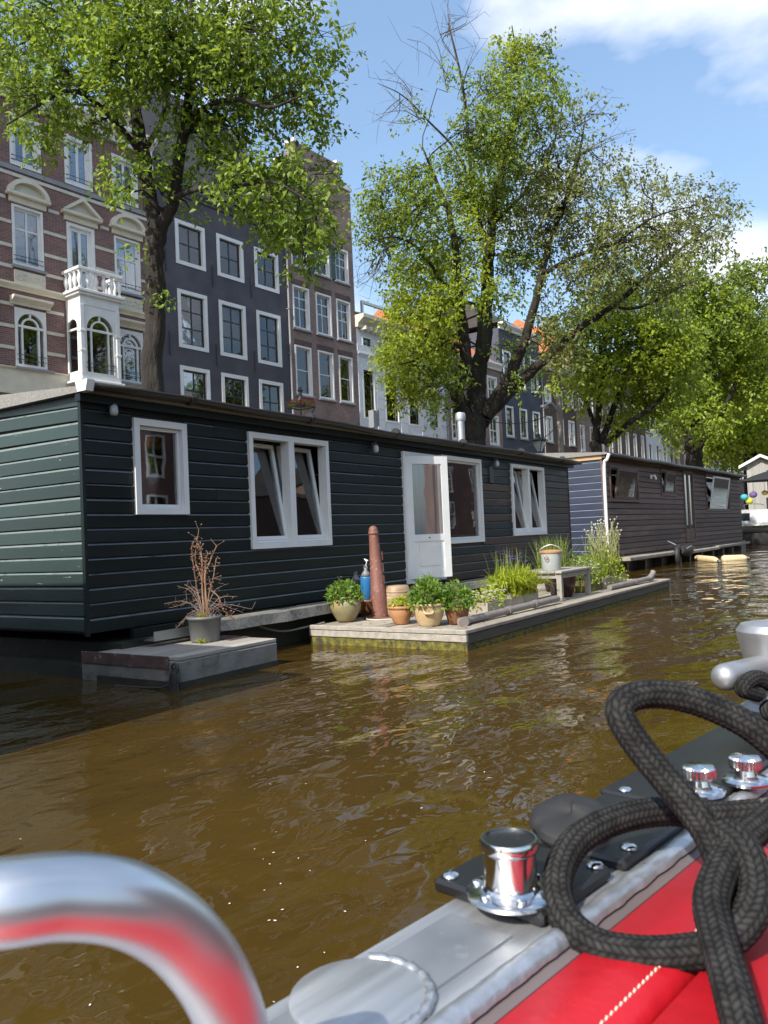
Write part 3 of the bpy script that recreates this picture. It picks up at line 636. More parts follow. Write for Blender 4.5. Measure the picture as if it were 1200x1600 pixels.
def pent_roof(root, W, H, depth, rise, mat, over=.15, name='roof'):
    mb = MB().add([(-over,-over,H),(W+over,-over,H),(W+over,depth/2,H+rise),(-over,depth/2,H+rise),(W+over,depth+over,H),(-over,depth+over,H)], [(0,1,2,3),(3,2,4,5),(0,3,5),(1,4,2),(0,5,4,1)])
    return mb.build(name, mat, root)
def cornice(root, x0, x1, z, h, out, mat, name='cornice'):
    return MB().prism([(0,z),(-out*.3,z),(-out*.35,z+h*.3),(-out*.75,z+h*.55),(-out,z+h*.7),(-out,z+h),(0,z+h)], x0, x1, axis=0).build(name, mat, root)

# --- brick house with stone bands, oriel and balcony
S0 = 9.0; W = 20.3-S0
BH = house_root(S0, 'purple-brown brick house with cream bands, arched windows and a white oriel with balcony')
X = lambda s: s-S0
cols = [(11.2,12.25),(14.89,15.95),(18.65,19.73)]
holes = []
for (a, b) in cols: holes += [(X(a),X(b),7.1,9.0), (X(a),X(b),10.38,12.36), (X(a),X(b),13.65,15.35)]
holes += [(X(16.8),X(17.86),9.9,12.32), (X(16.8),X(17.86),13.65,15.35), (X(16.85),X(17.95),7.0,9.3)]
holes += [(X(13.0),X(14.05),10.38,12.36),(X(13.0),X(14.05),13.65,15.35),(X(13.0),X(14.05),7.1,9.0)]
cols_all = cols + [(13.0,14.05)]
bw = shell(BH, W, 15.75, holes, M['brick'])
for zc in (7.67,8.36,9.07,10.29,10.96,11.73,12.50,13.32):
    ivs = sorted([(h[0]-.02, h[1]+.02) for h in holes if h[2]-.12 < zc < h[3]+.12] + ([(X(14.70),X(16.15)),(X(18.45),X(19.95)),(X(16.55),X(18.1)),(X(11.0),X(12.5)),(X(12.8),X(14.25))] if 12.3 < zc < 13.2 else []) + ([(X(16.6),X(18.3))] if zc < 9.6 else []))
    x = 0.0
    for (a, b) in ivs+[(W, W)]:
        if a-x > .12: MB().cbox(x, a, -.03, .02, zc-.055, zc+.055, .006).build('stone_band', M['band'], bw)
        x = max(x, b)
cornice(BH, 0, W, 9.55, .20, .16, M['cream'], 'string_course'); MB().box(0, W, -.05, 0.0, 6.2, 6.95).build('stone_base', M['cream'], BH)
cornice(BH, 0, W, 6.95, .10, .12, M['cream'], 'string_course')
MB().box(0, W, -.04, .0, 13.45, 13.60).build('sill_course', M['greysill'], BH)
for i, (a, b) in enumerate(sorted(cols_all+[(16.8,17.86)])):
    a, b = X(a), X(b)
    window(BH, a, b, 13.65, 15.35, nx=2, ny=1, smat='white', mw=.10, fw=.12, rail=True)
    if abs(a-X(16.8)) < .01: continue
    window(BH, a, b, 10.38, 12.36, nx=2, split=[.63], smat='white', mw=.06, fw=.08, curt=('curtain', .0, 1.0), sill='greysill', rail=True)
    # carved panel under the sill
    pn = MB().cbox(a+.02, b+.02, -.05, .02, 9.78, 10.22, .01).build('relief_panel', M['cream'], BH)
    sc = MB()
    for k in range(5):
        cx = a+.16+k*(b-a-.2)/4.4; sg = 1 if k % 2 else -1
        sc.tube(smoothpath([(cx+.13*math.cos(t)*(1-t/9), -.058, 10.0+sg*.12*math.sin(t)*(1-t/9)) for t in np.linspace(0, 5.5, 9)], 2), .014, 5)
    sc.build('carving', M['cream'], pn)
    # segmental hood
    xc, hw = (a+b)/2, (b-a)/2+.10; hd = MB(); hd.cbox(xc-hw, xc+hw, -.10, .0, 12.40, 12.60, .01); hd.cbox(xc-hw-.10, xc+hw+.10, -.24, .0, 12.60, 12.70, .015)
    hood = hd.build('window_hood', M['cream'], BH)
    r0 = hw+.06; arc = [(xc+r0*math.cos(t), 12.70+.50*math.sin(t)) for t in np.linspace(math.pi, 0, 15)]; arc2 = [(xc+(r0-.13)*math.cos(t), 12.70+.37*math.sin(t)) for t in np.linspace(math.pi, 0, 15)]
    am = MB()
    for k in range(14): am.prism([(arc[k][0],arc[k][1]),(arc[k+1][0],arc[k+1][1]),(arc2[k+1][0],arc2[k+1][1]),(arc2[k][0],arc2[k][1])], -.24, 0, axis=1)
    am.build('arch_moulding', M['cream'], hood); MB().prism(arc2, -.08, -.0, axis=1).build('tympanum', M['cream'], hood)
    # arched lower window with square surround and hood shelf
    cornice(BH, a-.14, b+.14, 9.08, .26, .28, M['cream'], 'window_hood')
def arch_light(root, a, b, z0, zs, ztop, mat='white', y0=-.03, y1=.14, curt=None):
    """rectangular surround with a round-headed opening: ring arch, side lights, transom"""
    fw = .09; xc = (a+b)/2; r = (b-a)/2-fw; mb = MB()
    mb.box(a, a+fw, y0, y1, z0, ztop); mb.box(b-fw, b, y0, y1, z0, ztop); mb.box(a+fw, b-fw, y0, y1, z0, z0+fw)
    pts = [(xc+r*math.cos(t), zs+r*math.sin(t)) for t in np.linspace(math.pi, 0, 17)]
    for k in range(16): mb.prism([pts[k], pts[k+1], (pts[k+1][0], ztop), (pts[k][0], ztop)], y0, y1, axis=1)
    wn = mb.build('window', M[mat], root)
    s = MB(); s.box(a+fw, b-fw, y0+.02, y1-.03, zs-.04, zs+.04)
    ri = r*.64
    for k in range(16):
        t0, t1 = math.pi*k/16, math.pi*(k+1)/16
        s.prism([(xc+q*math.cos(t), zs+q*math.sin(t)) for q, t in ((ri-.035,t0),(ri+.025,t0),(ri+.025,t1),(ri-.035,t1))], y0+.025, y1-.03, axis=1)
    for xx in (xc-ri, xc+ri): s.box(xx-.03, xx+.03, y0+.025, y1-.03, z0+fw, zs-.04)
    s.box(xc-.03, xc+.03, y0+.025, y1-.03, zs+ri+.02, zs+r)
    s.build('sash', M[mat], wn)
    yp = (y0+y1)/2
    for (p, q) in ((a+fw, xc-ri-.03), (xc-ri+.03, xc+ri-.03), (xc+ri+.03, b-fw)): pane_obj(wn, p, q, z0+fw, zs-.04, yp, M['glass2'])
    MB().prism([(xc+(r-.005)*math.cos(t), zs+.04+(r-.05)*math.sin(t)) for t in np.linspace(math.pi, 0, 17)], yp, yp+.006, axis=1).build('fanlight_pane', M['glass2'], wn)
    if curt: curtain_obj(wn, a+fw, b-fw, z0+.1, ztop-.1, y1+.15, M[curt])
    rl = MB()
    for q in (.22, .38): rl.box(a+.04, b-.04, y0-.03, y0-.015, z0+q, z0+q+.018)
    rl.build('guard_rail', M['iron'], wn); return wn
for (a, b) in cols_all:
    arch_light(BH, X(a), X(b), 7.1, 8.42, 9.0); MB().cbox(X(a)-.05, X(b)+.2, -.14, .02, 7.0, 7.09, .01).build('sill', M['greysill'], BH)
# balcony doors with pediment
window(BH, X(16.8), X(17.86), 9.92, 12.32, nx=2, ny=1, smat='white', mw=.11, fw=.11, curt=('curtain', .05, .95))
xc = X(17.33); hd = MB(); hd.cbox(xc-.63, xc+.63, -.10, 0, 12.36, 12.56, .01); hd.cbox(xc-.74, xc+.74, -.24, 0, 12.56, 12.66, .012); ped = hd.build('window_hood', M['cream'], BH)
MB().prism([(xc-.74,12.66),(xc+.74,12.66),(xc,13.22)], -.07, 0, axis=1).build('tympanum', M['cream'], ped)
for sg in (-1, 1): MB().prism([(xc+sg*.76,12.66),(xc+sg*.60,12.66),(xc,13.10),(xc,13.24)], -.25, 0, axis=1).build('pediment_moulding', M['cream'], ped)
# the oriel
OX0, OX1, OD = X(16.68), X(18.16), .86
oz0, oz1 = 6.80, 9.62
oriel = MB().box(OX0, OX1, -OD, 0, 9.30, oz1).build('oriel', M['white'], BH); MB().box(OX0, OX1, -OD, 0, oz0, 6.98).build('oriel_apron', M['white'], oriel)
MB().cbox(OX0-.10, OX1+.10, -OD-.10, -.0, 6.72, 6.80, .015).build('oriel_base', M['white'], oriel)
for (xx, yy) in ((OX0+.06, -OD+.06), (OX1-.06, -OD+.06)): 
    c = MB().cbox(xx-.075, xx+.075, yy-.075, yy+.075, 6.98, 9.30, .012); c.cbox(xx-.10, xx+.10, yy-.10, yy+.10, 7.72, 7.80, .01); c.cbox(xx-.10, xx+.10, yy-.10, yy+.10, 8.38, 8.46, .01); c.build('pilaster', M['white'], oriel)
arch_light(BH, OX0+.14, OX1-.14, 6.98, 8.50, 9.30, y0=-OD+.02, y1=-OD+.14)
# side light faces along the street (towards -x)
sd = MB(); a0, b0 = -OD+.13, -.03; fwd = .09
sd.box(OX0, OX0+.10, a0, a0+fwd, 6.98, 9.3); sd.box(OX0, OX0+.10, b0-fwd, b0, 6.98, 9.3); sd.box(OX0, OX0+.1, a0+fwd, b0-fwd, 6.98, 7.1); sd.box(OX0+.01, OX0+.09, a0+fwd, b0-fwd, 8.48, 8.55)
xc2 = (a0+b0)/2; r = (b0-a0)/2-fwd; pts = [(xc2+r*math.cos(t), 8.6+r*math.sin(t)) for t in np.linspace(math.pi, 0, 13)]
for k in range(12): sd.prism([pts[k], pts[k+1], (pts[k+1][0], 9.3), (pts[k][0], 9.3)], OX0, OX0+.1, axis=0)
sw = sd.build('side_window', M['white'], oriel); MB().box(OX0+.045, OX0+.051, a0+fwd, b0-fwd, 7.1, 9.0).build('pane', M['glass2'], sw)
MB().box(OX1-.02, OX1, -OD+.13, 0, 6.98, 9.3).build('side_wall', M['white'], oriel)
cb = MB(); cb.cbox(OX0-.10, OX1+.10, -OD-.10, 0, 9.62, 9.70, .012); cb.cbox(OX0-.16, OX1+.16, -OD-.16, 0, 9.70, 9.80, .015); balc = cb.build('balcony', M['white'], BH)
bp = [(0,0),(.055,0),(.055,.08),(.035,.10),(.045,.16),(.085,.30),(.08,.38),(.045,.50),(.04,.54),(.06,.56),(.06,.62),(0,.62)]
bme = MB().lathe(bp, 10).mesh('baluster', M['white'], True)
npos = [(OX0-.02+k*(OX1-OX0+.04)/5, -OD-.04) for k in range(6)] + [(OX0-.02, -OD-.04+q) for q in (.26,.52,.78)] + [(OX1+.02, -OD-.04+q) for q in (.26,.52,.78)]
for (xx, yy) in npos: link('baluster', bme, balc, (xx, yy, 9.80))
hr = MB(); hr.cbox(OX0-.12, OX1+.12, -OD-.14, -OD+.06, 10.42, 10.53, .015); hr.cbox(OX0-.12, OX0+.08, -OD+.06, 0, 10.42, 10.53, .015); hr.cbox(OX1-.08, OX1+.12, -OD+.06, 0, 10.42, 10.53, .015)
hr.build('handrail', M['white'], balc)
cornice(BH, -.2, W+.02, 15.75, .55, .5, M['white']); pent_roof(BH, W, 16.32, 9, 2.6, M['tileorange'], .3)

# --- navy-grey house
S0 = 20.32; W = 27.48-S0; X = lambda s: s-S0
DH = house_root(S0, 'navy-grey painted house with white window surrounds and steep dark tiled roof'); cols = [(21.38,22.84),(23.45,24.90),(25.53,26.97)]; rows = [(5.4,8.08),(8.78,11.05),(12.04,13.78)]
holes = [(X(a),X(b),c,d) for a, b in cols for c, d in rows]
dw = shell(DH, W, 15.2, holes, M['navy'])
ci = 0
for (a, b) in cols:
    for j, (c, d) in enumerate(rows):
        cu = [('curtain',.0,1.0),('curtain',.5,1.0),('curtain',.4,1.0),('greycurt',.0,1.0),('curtain',.45,1.0),('curtain',.3,1,.4)][ci % 6] if (j == 1 and a < 25) or ci % 3 == 0 else None; ci += 1
        window(DH, X(a), X(b), c, d, fw=.15, nx=2, split=[.5] if j == 2 else [.34,.68], curt=cu, proud=-.03, mw=.05)
cornice(DH, 0, W, 14.75, .35, .18, M['navy'], 'cornice')
for (xx, zz_) in ((.55,11.6),(2.85,11.5),(4.95,11.5),(2.9,8.3),(5.0,8.35),(.6,8.4)): MB().cbox(xx, xx+.05, -.05, 0, zz_, zz_+.9, .01).build('wall_anchor', M['iron'], DH)
rr = MB().add([(-.1,-.15,15.2),(W+.05,-.15,15.2),(W-1.2,2.4,20.4),(1.3,2.4,20.4),(-.1,9,15.2),(W+.05,9,15.2),(W-1.2,6.5,20.4),(1.3,6.5,20.4)], [(0,1,2,3),(1,5,6,2),(5,4,7,6),(4,0,3,7),(3,2,6,7)]); rr.build('roof', M['tilegrey'], DH)
MB().box(.4, 1.2, 3, 4, 15, 19).build('chimney', M['brick3'], DH)

# --- grey-brown brick house
S0 = 27.5; W = 32.26-S0; X = lambda s: s-S0
NH = house_root(S0, 'narrow grey-brown brick house with tall white sash windows and green shutters'); cols = [(27.83,28.92),(29.36,30.46),(30.84,31.88)]; rows = [(7.70,9.95),(10.72,12.68),(13.55,15.2)]
holes = [(X(a),X(b),c,d) for a, b in cols for c, d in rows]
shell(NH, W, 17.6, holes, M['brick2']); ci = 0
for (a, b) in cols:
    for j, (c, d) in enumerate(rows):
        window(NH, X(a), X(b), c, d, fw=.08, nx=2 if j else 1, split=[.5,.76] if j else [.52], smat='white', mw=.045, sill='greysill', curt=('curtain', 0, 1, .35) if ci % 3 != 1 else None, y=.14); ci += 1
for (a, m_) in ((30.48, 'shutter'), (29.0, 'shutter')): MB().cbox(X(a), X(a)+.36, -.07, -.02, 13.55, 15.2, .008).build('shutter', M[m_], NH)
for zc in (9.98, 12.72):
    for (a, b) in cols: MB().box(X(a)-.05, X(b)+.05, -.012, .0, zc+.0, zc+.24).build('brick_lintel', M['brick3'], NH)
gb = MB().prism([(0,17.6),(W,17.6),(W,18.2),(W-.5,18.3),(W-.9,19.4),(.9,19.4),(.5,18.3),(0,18.2)], 0, .5, axis=1).build('gable', M['brick2'], NH)
for (x0, x1, z0) in ((W-.62,W+.08,18.28),(W-1.05,W-.75,19.38),(.75,1.05,19.38),(-.08,.62,18.28)): MB().cbox(x0, x1, -.08, .58, z0, z0+.16, .015).build('coping_stone', M['white'], gb)
MB().add([(0,.5,17.6),(W,.5,17.6),(W/2,.5,19.3),(0,9,17.6),(W,9,17.6),(W/2,9,19.3)], [(0,2,5,3),(1,4,5,2),(3,5,4),(0,1,2)]).build('roof', M['tilegrey'], NH)

# --- white house
S0 = 32.28; W = 40.18-S0; X = lambda s: s-S0
WH = house_root(S0, 'white rendered house with heavy bracketed cornice and dark sash windows'); cols = [(32.62,33.62),(34.42,35.62),(36.45,37.56),(38.34,39.44)]
holes = [(X(a),X(b),7.05,9.6) for a, b in cols] + [(X(a)+.1,X(b)-.1,10.55,11.2) for a, b in cols]
ww = shell(WH, W, 11.6, holes, M['whitehouse'])
for i, (a, b) in enumerate(cols):
    window(WH, X(a), X(b), 7.05, 9.6, fw=.09, nx=1, split=[.30,.66], mw=.05, curt=('curtain', 0, 1, .7) if i % 2 == 0 else None); window(WH, X(a)+.1, X(b)-.1, 10.55, 11.2, fw=.07, nx=1, ny=1, mw=.03)
for zc in np.arange(6.6, 10.3, .52):
    ivs = [(X(a)-.12, X(b)+.12) for a, b in cols] if zc < 9.75 else []
    x = .02
    for (a, b) in ivs+[(W-.02, W)]:
        if a-x > .1: MB().cbox(x, a, -.018, .01, zc, zc+.505, .008).build('render_block', M['whitehouse'], ww)
        x = b
cornice(WH, 0, W, 10.15, .16, .12, M['whitehouse'], 'string_course'); cornice(WH, -.05, W, 11.55, .6, .55, M['cream'])
for xx in np.arange(.25, W, .42): MB().cbox(xx, xx+.13, -.42, 0, 11.42, 11.62, .02).build('bracket', M['cream'], WH)
MB().add([(-.05,-.5,12.15),(W,-.5,12.15),(W,3,13.4),(-.05,3,13.4),(W,9,13.4),(-.05,9,13.4)], [(0,1,2,3),(3,2,4,5),(0,3,5)]).build('roof', M['tilegrey'], WH)
fm = MB(); fm.box(1.2,4.9,.5,.62,13.12,13.26); fm.box(4.1,4.22,.5,.62,12.3,13.12); fm.box(1.2,1.32,.5,.62,12.3,13.12); fm.build('roof_frame', M['white'], WH)

# --- houses further along
def plain_house(s0, s1, H, wall, rows, ncol, label, roof='tileorange', rise=3.0, fw=.12, smat='white', wfrac=.56, corn='white', ct=None):
    r = house_root(s0, label); W = s1-s0-.03; pit = W/ncol; ww_ = pit*wfrac
    hs = [((k+.5)*pit-ww_/2, (k+.5)*pit+ww_/2, c, d) for k in range(ncol) for c, d in rows]
    shell(r, W, H, hs, M[wall]); 
    for i, h in enumerate(hs): window(r, *h, fw=fw, nx=1 if ww_ < 1.1 else 2, ny=2, smat=smat, mw=.07, curt=(('curtain', 0, 1, .4) if i % 3 == 0 else None), sill='greysill')
    cornice(r, -.02, W+.02, H-.05, .4, .35, M[corn]); pent_roof(r, W, H+.36, 9, rise, M[roof], .05); return r
for (sx, zt) in ((20.34,15.4),(27.46,14.6),(40.16,11.4),(52.56,12.2)):
    pb = FP+FD*sx; o = empty('drain_pipe', (pb[0], pb[1], 1.05), R_(90)-AF, {20.34:'thin pale drainpipe between the brick and navy houses',27.46:'drainpipe between the navy and grey-brown houses',40.16:'drainpipe at the far edge of the white house',52.56:'drainpipe at the far edge of the slate-blue house'}[sx], 'drainpipe'); MB().tube([(0,-.09,0),(0,-.09,zt-1.05)], .045, 8).build('pipe', M['greysill'] if sx > 21 else M['white'], o, smooth=True)
    for q in (6.2, 8.4, 10.4): MB().box(-.07, .07, -.14, -.0, q, q+.04).build('bracket', M['greysill'], o)
plain_house(40.2, 46.78, 11.4, 'brick2', [(6.55,8.45),(9.3,10.9)], 3, 'brown brick house between the white house and the slate-blue one', rise=3.2)
plain_house(46.8, 52.58, 14.2, 'slate', [(7.25,9.26),(10.58,12.85)], 3, 'slate-blue painted house with white windows behind the forked tree', smat='darkgreen', rise=3.0, roof='tilegrey')
plain_house(52.6, 58.28, 12.5, 'brick3', [(7.3,9.15),(10.1,11.2)], 3, 'brown brick house just right of the slate-blue house, under an orange roof', rise=2.8)
plain_house(58.3, 65.9, 14.5, 'brick2', [(7.0,9.0),(10.1,12.0)], 4, 'grey-brown brick house behind the bare lamp post, under a tall orange roof', rise=3.0, fw=.08, wfrac=.44, corn='greysill')
plain_house(65.92, 73.4, 13.5, 'brick3', [(7.0,9.2),(10.4,12.3)], 4, 'dark brick house half hidden by the many-stemmed tree', rise=2.4, fw=.08, wfrac=.40)
plain_house(73.42, 81.5, 13.0, 'whitehouse', [(6.4,8.6),(9.6,11.8)], 4, 'white house front glimpsed above the brown houseboat roof', smat='darkgreen', roof='tilegrey', fw=.08, wfrac=.40)
plain_house(81.52, 90, 13.5, 'brick2', [(6.4,8.6),(9.6,11.8)], 4, 'brick house with white windows beyond the white front', rise=3, fw=.08, wfrac=.36)
plain_house(90.02, 100, 13.8, 'whitehouse', [(6.4,8.6),(9.6,11.8)], 4, 'pale house far along the row, mostly behind trees', rise=3, fw=.08, wfrac=.36)
plain_house(100.02, 112, 14.0, 'brick3', [(6.4,8.6),(9.6,11.8)], 4, 'farthest brick house of the row, behind the end trees', rise=3)
# --- houses on the opposite bank: they only show as reflections in the houseboat's panes
for k, (y0, y1, wl_, lb) in enumerate(((14,26,'brick2','brown house across the canal, nearest one mirrored in the panes'),(26.1,37,'brick','red-brown house across the canal, mirrored in the first window'),(37.1,50,'brick3','dark brick house across the canal, mirrored in the wide window'),(50.1,64,'brick2','house across the canal mirrored near the door glass'),(64.1,80,'brick','house across the canal mirrored in the picture window'),(80.1,100,'brick3','far house across the canal, mirrored in the last window'))):
    r = empty('canal_house', (24.0, y1, 0), R_(-90), lb, 'house', 'houses across the canal'); W = y1-y0; H = 14+(k*1.7) % 3; nc = 3
    rows = [(1.8,4.2),(5.2,7.6),(8.6,10.8)]; pit = W/nc; hs = [((q+.5)*pit-.75, (q+.5)*pit+.75, c, d) for q in range(nc) for c, d in rows]
    mb = MB(); wall_holes(mb, 0, W, .5, H, hs, 0, .2); mb.add([(0,0,.5),(0,9,.5),(0,9,H),(0,0,H),(W,0,.5),(W,9,.5),(W,9,H),(W,0,H)], [(0,3,2,1),(4,5,6,7),(1,2,6,5),(3,7,6,2)]); mb.build('wall', M[wl_], r)
    for h in hs:
        f = MB(); frame_ring(f, *h, .14, -.03, .15); f.box(h[0], h[1], -.02, .12, (h[2]+h[3])/2-.06, (h[2]+h[3])/2+.06); f.box((h[0]+h[1])/2-.04, (h[0]+h[1])/2+.04, -.015, .12, h[2], h[3]); wn = f.build('window', M['white'], r); pane_obj(wn, h[0]+.14, h[1]-.14, h[2]+.14, h[3]-.14, .1, M['glass2'])
    pent_roof(r, W, H, 9, 3, M['tilegrey'])
g = MB().add([(17,-60,1.0),(300,-60,1.0),(300,400,1.0),(17,400,1.0),(17,-60,-1),(17,400,-1)], [(0,1,2,3),(4,0,3,5)]); structure(g.build('opposite_quay', M['ground']))
# ------------------------------------------------------------------ trees
def leaf_mesh(name, C_, D_, Nn, size, mat, fold=.25, wide=.55):
    """folded leaves: C_ base points, D_ direction, Nn blade normals, size (n,)"""
    n = len(C_); D_ = D_/np.linalg.norm(D_, axis=1, keepdims=True)
    S_ = np.cross(D_, Nn); S_ /= np.linalg.norm(S_, axis=1, keepdims=True)+1e-9; U_ = np.cross(S_, D_)
    s = size[:, None]
    v = np.stack([C_, C_+D_*s*.45+S_*s*wide*.5+U_*s*fold*.35, C_+D_*s, C_+D_*s*.45-S_*s*wide*.5+U_*s*fold*.35], 1)
    v[:, 2] -= U_*s*.12
    V = v.reshape(-1, 3); b = np.arange(n)*4
    T = np.stack([b, b+1, b+2, b, b+2, b+3], 1).reshape(-1)
    me = bpy.data.meshes.new(name); me.vertices.add(len(V)); me.vertices.foreach_set('co', V.astype(np.float32).ravel())
    me.loops.add(len(T)); me.loops.foreach_set('vertex_index', T.astype(np.int32)); me.polygons.add(2*n)
    me.polygons.foreach_set('loop_start', np.arange(2*n, dtype=np.int32)*3)
    me.materials.append(mat); me.update(calc_edges=True); me.validate(); return me
def rand_unit(n): v = rng.normal(size=(n, 3)); return v/np.linalg.norm(v, axis=1, keepdims=True)
def tree(base, limbs, blobs, per, leaf, label, mat, bark='bark', trunk_r=None, group='elms along the quay', name='elm_tree', twr=.011, spr=.50):
    """limbs: lists of (px,py,Z,r); blobs: (px,py,Z,radius_m,density,[mat])"""
    root = empty(name, base, 0, label, 'tree', group); o = np.array(base, float)
    tr = MB(); nodes = []; nr = []
    for lb in limbs:
        P = [at(a, b, c)-o for (a, b, c, r) in lb]; Rr = [q[3] for q in lb]
        if lb is limbs[0]: P = [np.array([0, 0, 0.])] + P; Rr = [trunk_r or Rr[0]*1.25] + Rr
        k = 5; SP = smoothpath(P, k); SR = np.interp(np.linspace(0, len(P)-1, len(SP)), range(len(P)), Rr)
        SP = [p + rng.normal(size=3)*SR[i]*.10 for i, p in enumerate(SP)]
        if SR[0] > .11:
            D2 = smoothpath(SP, 5); R2 = np.interp(np.linspace(0, 1, len(D2)), np.linspace(0, 1, len(SR)), SR); k0 = len(tr.v); tr.tube(D2, list(R2), 22); ph_ = rng.uniform(0, 6.28, 3)
            for i in range(len(D2)):
                for q in range(22):
                    a_ = 2*math.pi*q/22; f_ = 1+.06*math.sin(5*a_+ph_[0]+i*.05)+.045*math.sin(9*a_+ph_[1]-i*.09)+rng.normal()*.022; v = np.array(tr.v[k0+i*22+q]); tr.v[k0+i*22+q] = tuple(D2[i]+(v-D2[i])*f_)
        else: tr.tube(SP, list(SR), 10 if SR[0] > .08 else 7)
        nodes += SP; nr += list(SR)
    trunk = tr.build('trunk', M[bark], root, smooth='all')
    nodes = np.array(nodes); nr = np.array(nr); br = MB(); groups = {}; dirs = {}
    for bl in blobs:
        px, py, Z, rad, den = bl[:5]; mm = bl[5] if len(bl) > 5 else mat
        c = at(px, py, Z)-o
        d = np.linalg.norm(nodes-c, axis=1) + nodes[:, 2]*0 ; ok = nodes[:, 2] < c[2]+.6*rad
        d = np.where(ok, d, d+3*rad); i = int(np.argmin(d)); s = nodes[i]
        L_ = np.linalg.norm(c-s); r0 = min(nr[i]*.7, .014+.012*L_)
        mid = [s+(c-s)*t + rng.normal(size=3)*L_*.07*math.sin(math.pi*t) + np.array([0,0,.10*L_*math.sin(math.pi*t)]) for t in np.linspace(0, 1, 7)]
        br.tube(mid, list(np.linspace(r0, .012, 7)), 6, False)
        ncl = max(3, int(den*per*rad**2.0)); q = rand_unit(ncl)*(rng.random((ncl, 1))**.42)*rad*np.array([1.08, 1.08, .92]) + c
        for p in q:
            dr = (p-c)/rad*.55 + rng.normal(size=3)*.55 + np.array([0, 0, -.28]); dr /= np.linalg.norm(dr)+1e-6; Ls = spr*rng.uniform(.6, 1.25); s0 = p-dr*Ls*.5; e0 = p+dr*Ls*.5-np.array([0, 0, .12*Ls])
            if rng.random() < .35:
                b = mid[rng.integers(2, 7)]+rng.normal(size=3)*.05; br.tube([b, (b+s0)*.5+np.array([0, 0, .05*rad]), s0], [twr*.8, twr*.55, twr*.4], 4, False)
            if rng.random() < .6: br.tube([s0, p, e0], [twr*.4, twr*.35, twr*.25], 3, False)
            nl = rng.integers(10, 19); t = rng.random((nl, 1))*1.1; pts = s0+(e0-s0)*t + rng.normal(size=(nl, 3))*spr*.13
            groups.setdefault(mm, []).append(pts); dirs.setdefault(mm, []).append(np.tile(dr, (nl, 1)))
    br.build('branches', M[bark], trunk, smooth='all')['kind'] = 'stuff'
    for mm, g in groups.items():
        C_ = np.concatenate(g); n = len(C_)
        D_ = rng.normal(size=(n, 3))*.75+np.concatenate(dirs[mm])*.7; D_[:, 2] = D_[:, 2]*.7-.40
        Nn = rng.normal(size=(n, 3))*.75+np.array([0, -.35, .75])
        me = leaf_mesh('crown', C_, D_, Nn, leaf*rng.uniform(.65, 1.25, n), M[mm]); link('crown', me, root)['kind'] = 'stuff'
    return root
def zr_(px, py, Z0, spread): return Z0 + random.uniform(-spread, spread)
# tree 1: before the brick house
Z1 = 15.5
limbs = [[(240,605,Z1,.20),(243,480,Z1,.185),(240,410,Z1,.185),(243,360,Z1,.19)],
 [(243,365,Z1,.16),(236,320,Z1,.14),(222,232,Z1+.3,.13),(208,150,Z1+.5,.11),(200,60,Z1+.7,.08),(192,-60,Z1+.8,.05),(200,-160,Z1+.9,.02)],
 [(247,362,Z1,.14),(266,325,Z1-.1,.12),(278,260,Z1-.3,.105),(290,190,Z1-.4,.09),(300,110,Z1-.5,.075),(297,30,Z1-.5,.055),(312,-80,Z1-.4,.03)],
 [(284,215,Z1-.35,.06),(318,170,Z1-.8,.05),(372,155,Z1-1.2,.04),(420,168,Z1-1.5,.03),(470,150,Z1-1.8,.016)],
 [(226,245,Z1+.2,.065),(165,175,Z1-.4,.05),(112,142,Z1-.9,.038),(60,165,Z1-1.2,.028),(10,195,Z1-1.5,.015)],
 [(270,312,Z1-.2,.06),(310,295,Z1-.6,.045),(370,290,Z1-1.1,.035),(430,285,Z1-1.5,.025),(490,320,Z1-1.8,.012)],
 [(225,235,Z1+.2,.06),(255,180,Z1+.9,.05),(258,100,Z1+1.4,.04),(240,20,Z1+1.8,.03),(250,-90,Z1+1.8,.015)],
 [(300,110,Z1-.5,.05),(345,60,Z1-.2,.04),(400,30,Z1+.3,.03),(450,-10,Z1+.6,.015)],
 [(205,130,Z1+.5,.05),(150,60,Z1+.6,.04),(90,20,Z1+.8,.03),(20,-20,Z1+.9,.015)]]
B = []
for (x, y, r, d) in [(40,50,1.1,1),(130,40,1.2,1.1),(225,40,1.2,1.2),(320,40,1.2,1.1),(410,50,1.1,1),(470,90,.9,.9),(475,165,.8,.9),(415,130,1.0,1),(330,125,1.0,1.15),(240,125,1.0,1.1),(130,130,.85,1),(40,140,.85,1),(50,215,.65,.8),(140,200,.65,1),
    (205,265,.65,1),(330,235,.8,1.1),(300,205,.6,1),(375,215,.8,1),(420,270,.75,1),(480,300,.7,1),(440,335,.6,1),(470,375,.45,1),(495,345,.5,1),(385,320,.5,.8),(240,330,.28,.7),(500,200,.5,.8),(505,60,.6,.5),(185,300,.4,.8),(90,90,.9,1),(345,300,.45,.8),(455,300,.7,1.1),(400,290,.6,1),(500,370,.5,1),(455,360,.6,1.1),(475,410,.35,.9),(280,280,.5,.8),(410,355,.4,.9),(270,60,1.0,1.1),(0,90,.8,1),(300,330,.25,.5),(520,270,.35,.6),
    (300,-70,1.9,.7),(110,-70,1.9,.7),(430,-60,1.2,.6),(200,-170,2.0,.6),(180,85,.8,1.1),(375,80,.8,1)]:
    B.append((x, y, Z1+random.uniform(-1.7, 1.6), r, d))
d = ray(240, 605); p = EYEP+d*Z1; T1 = (float(p[0])+.02, float(p[1]), 1.05)
t1 = tree(T1, limbs, B, 68, .130, 'tall elm in front of the brick and navy-grey houses', 'leafA', trunk_r=.27)
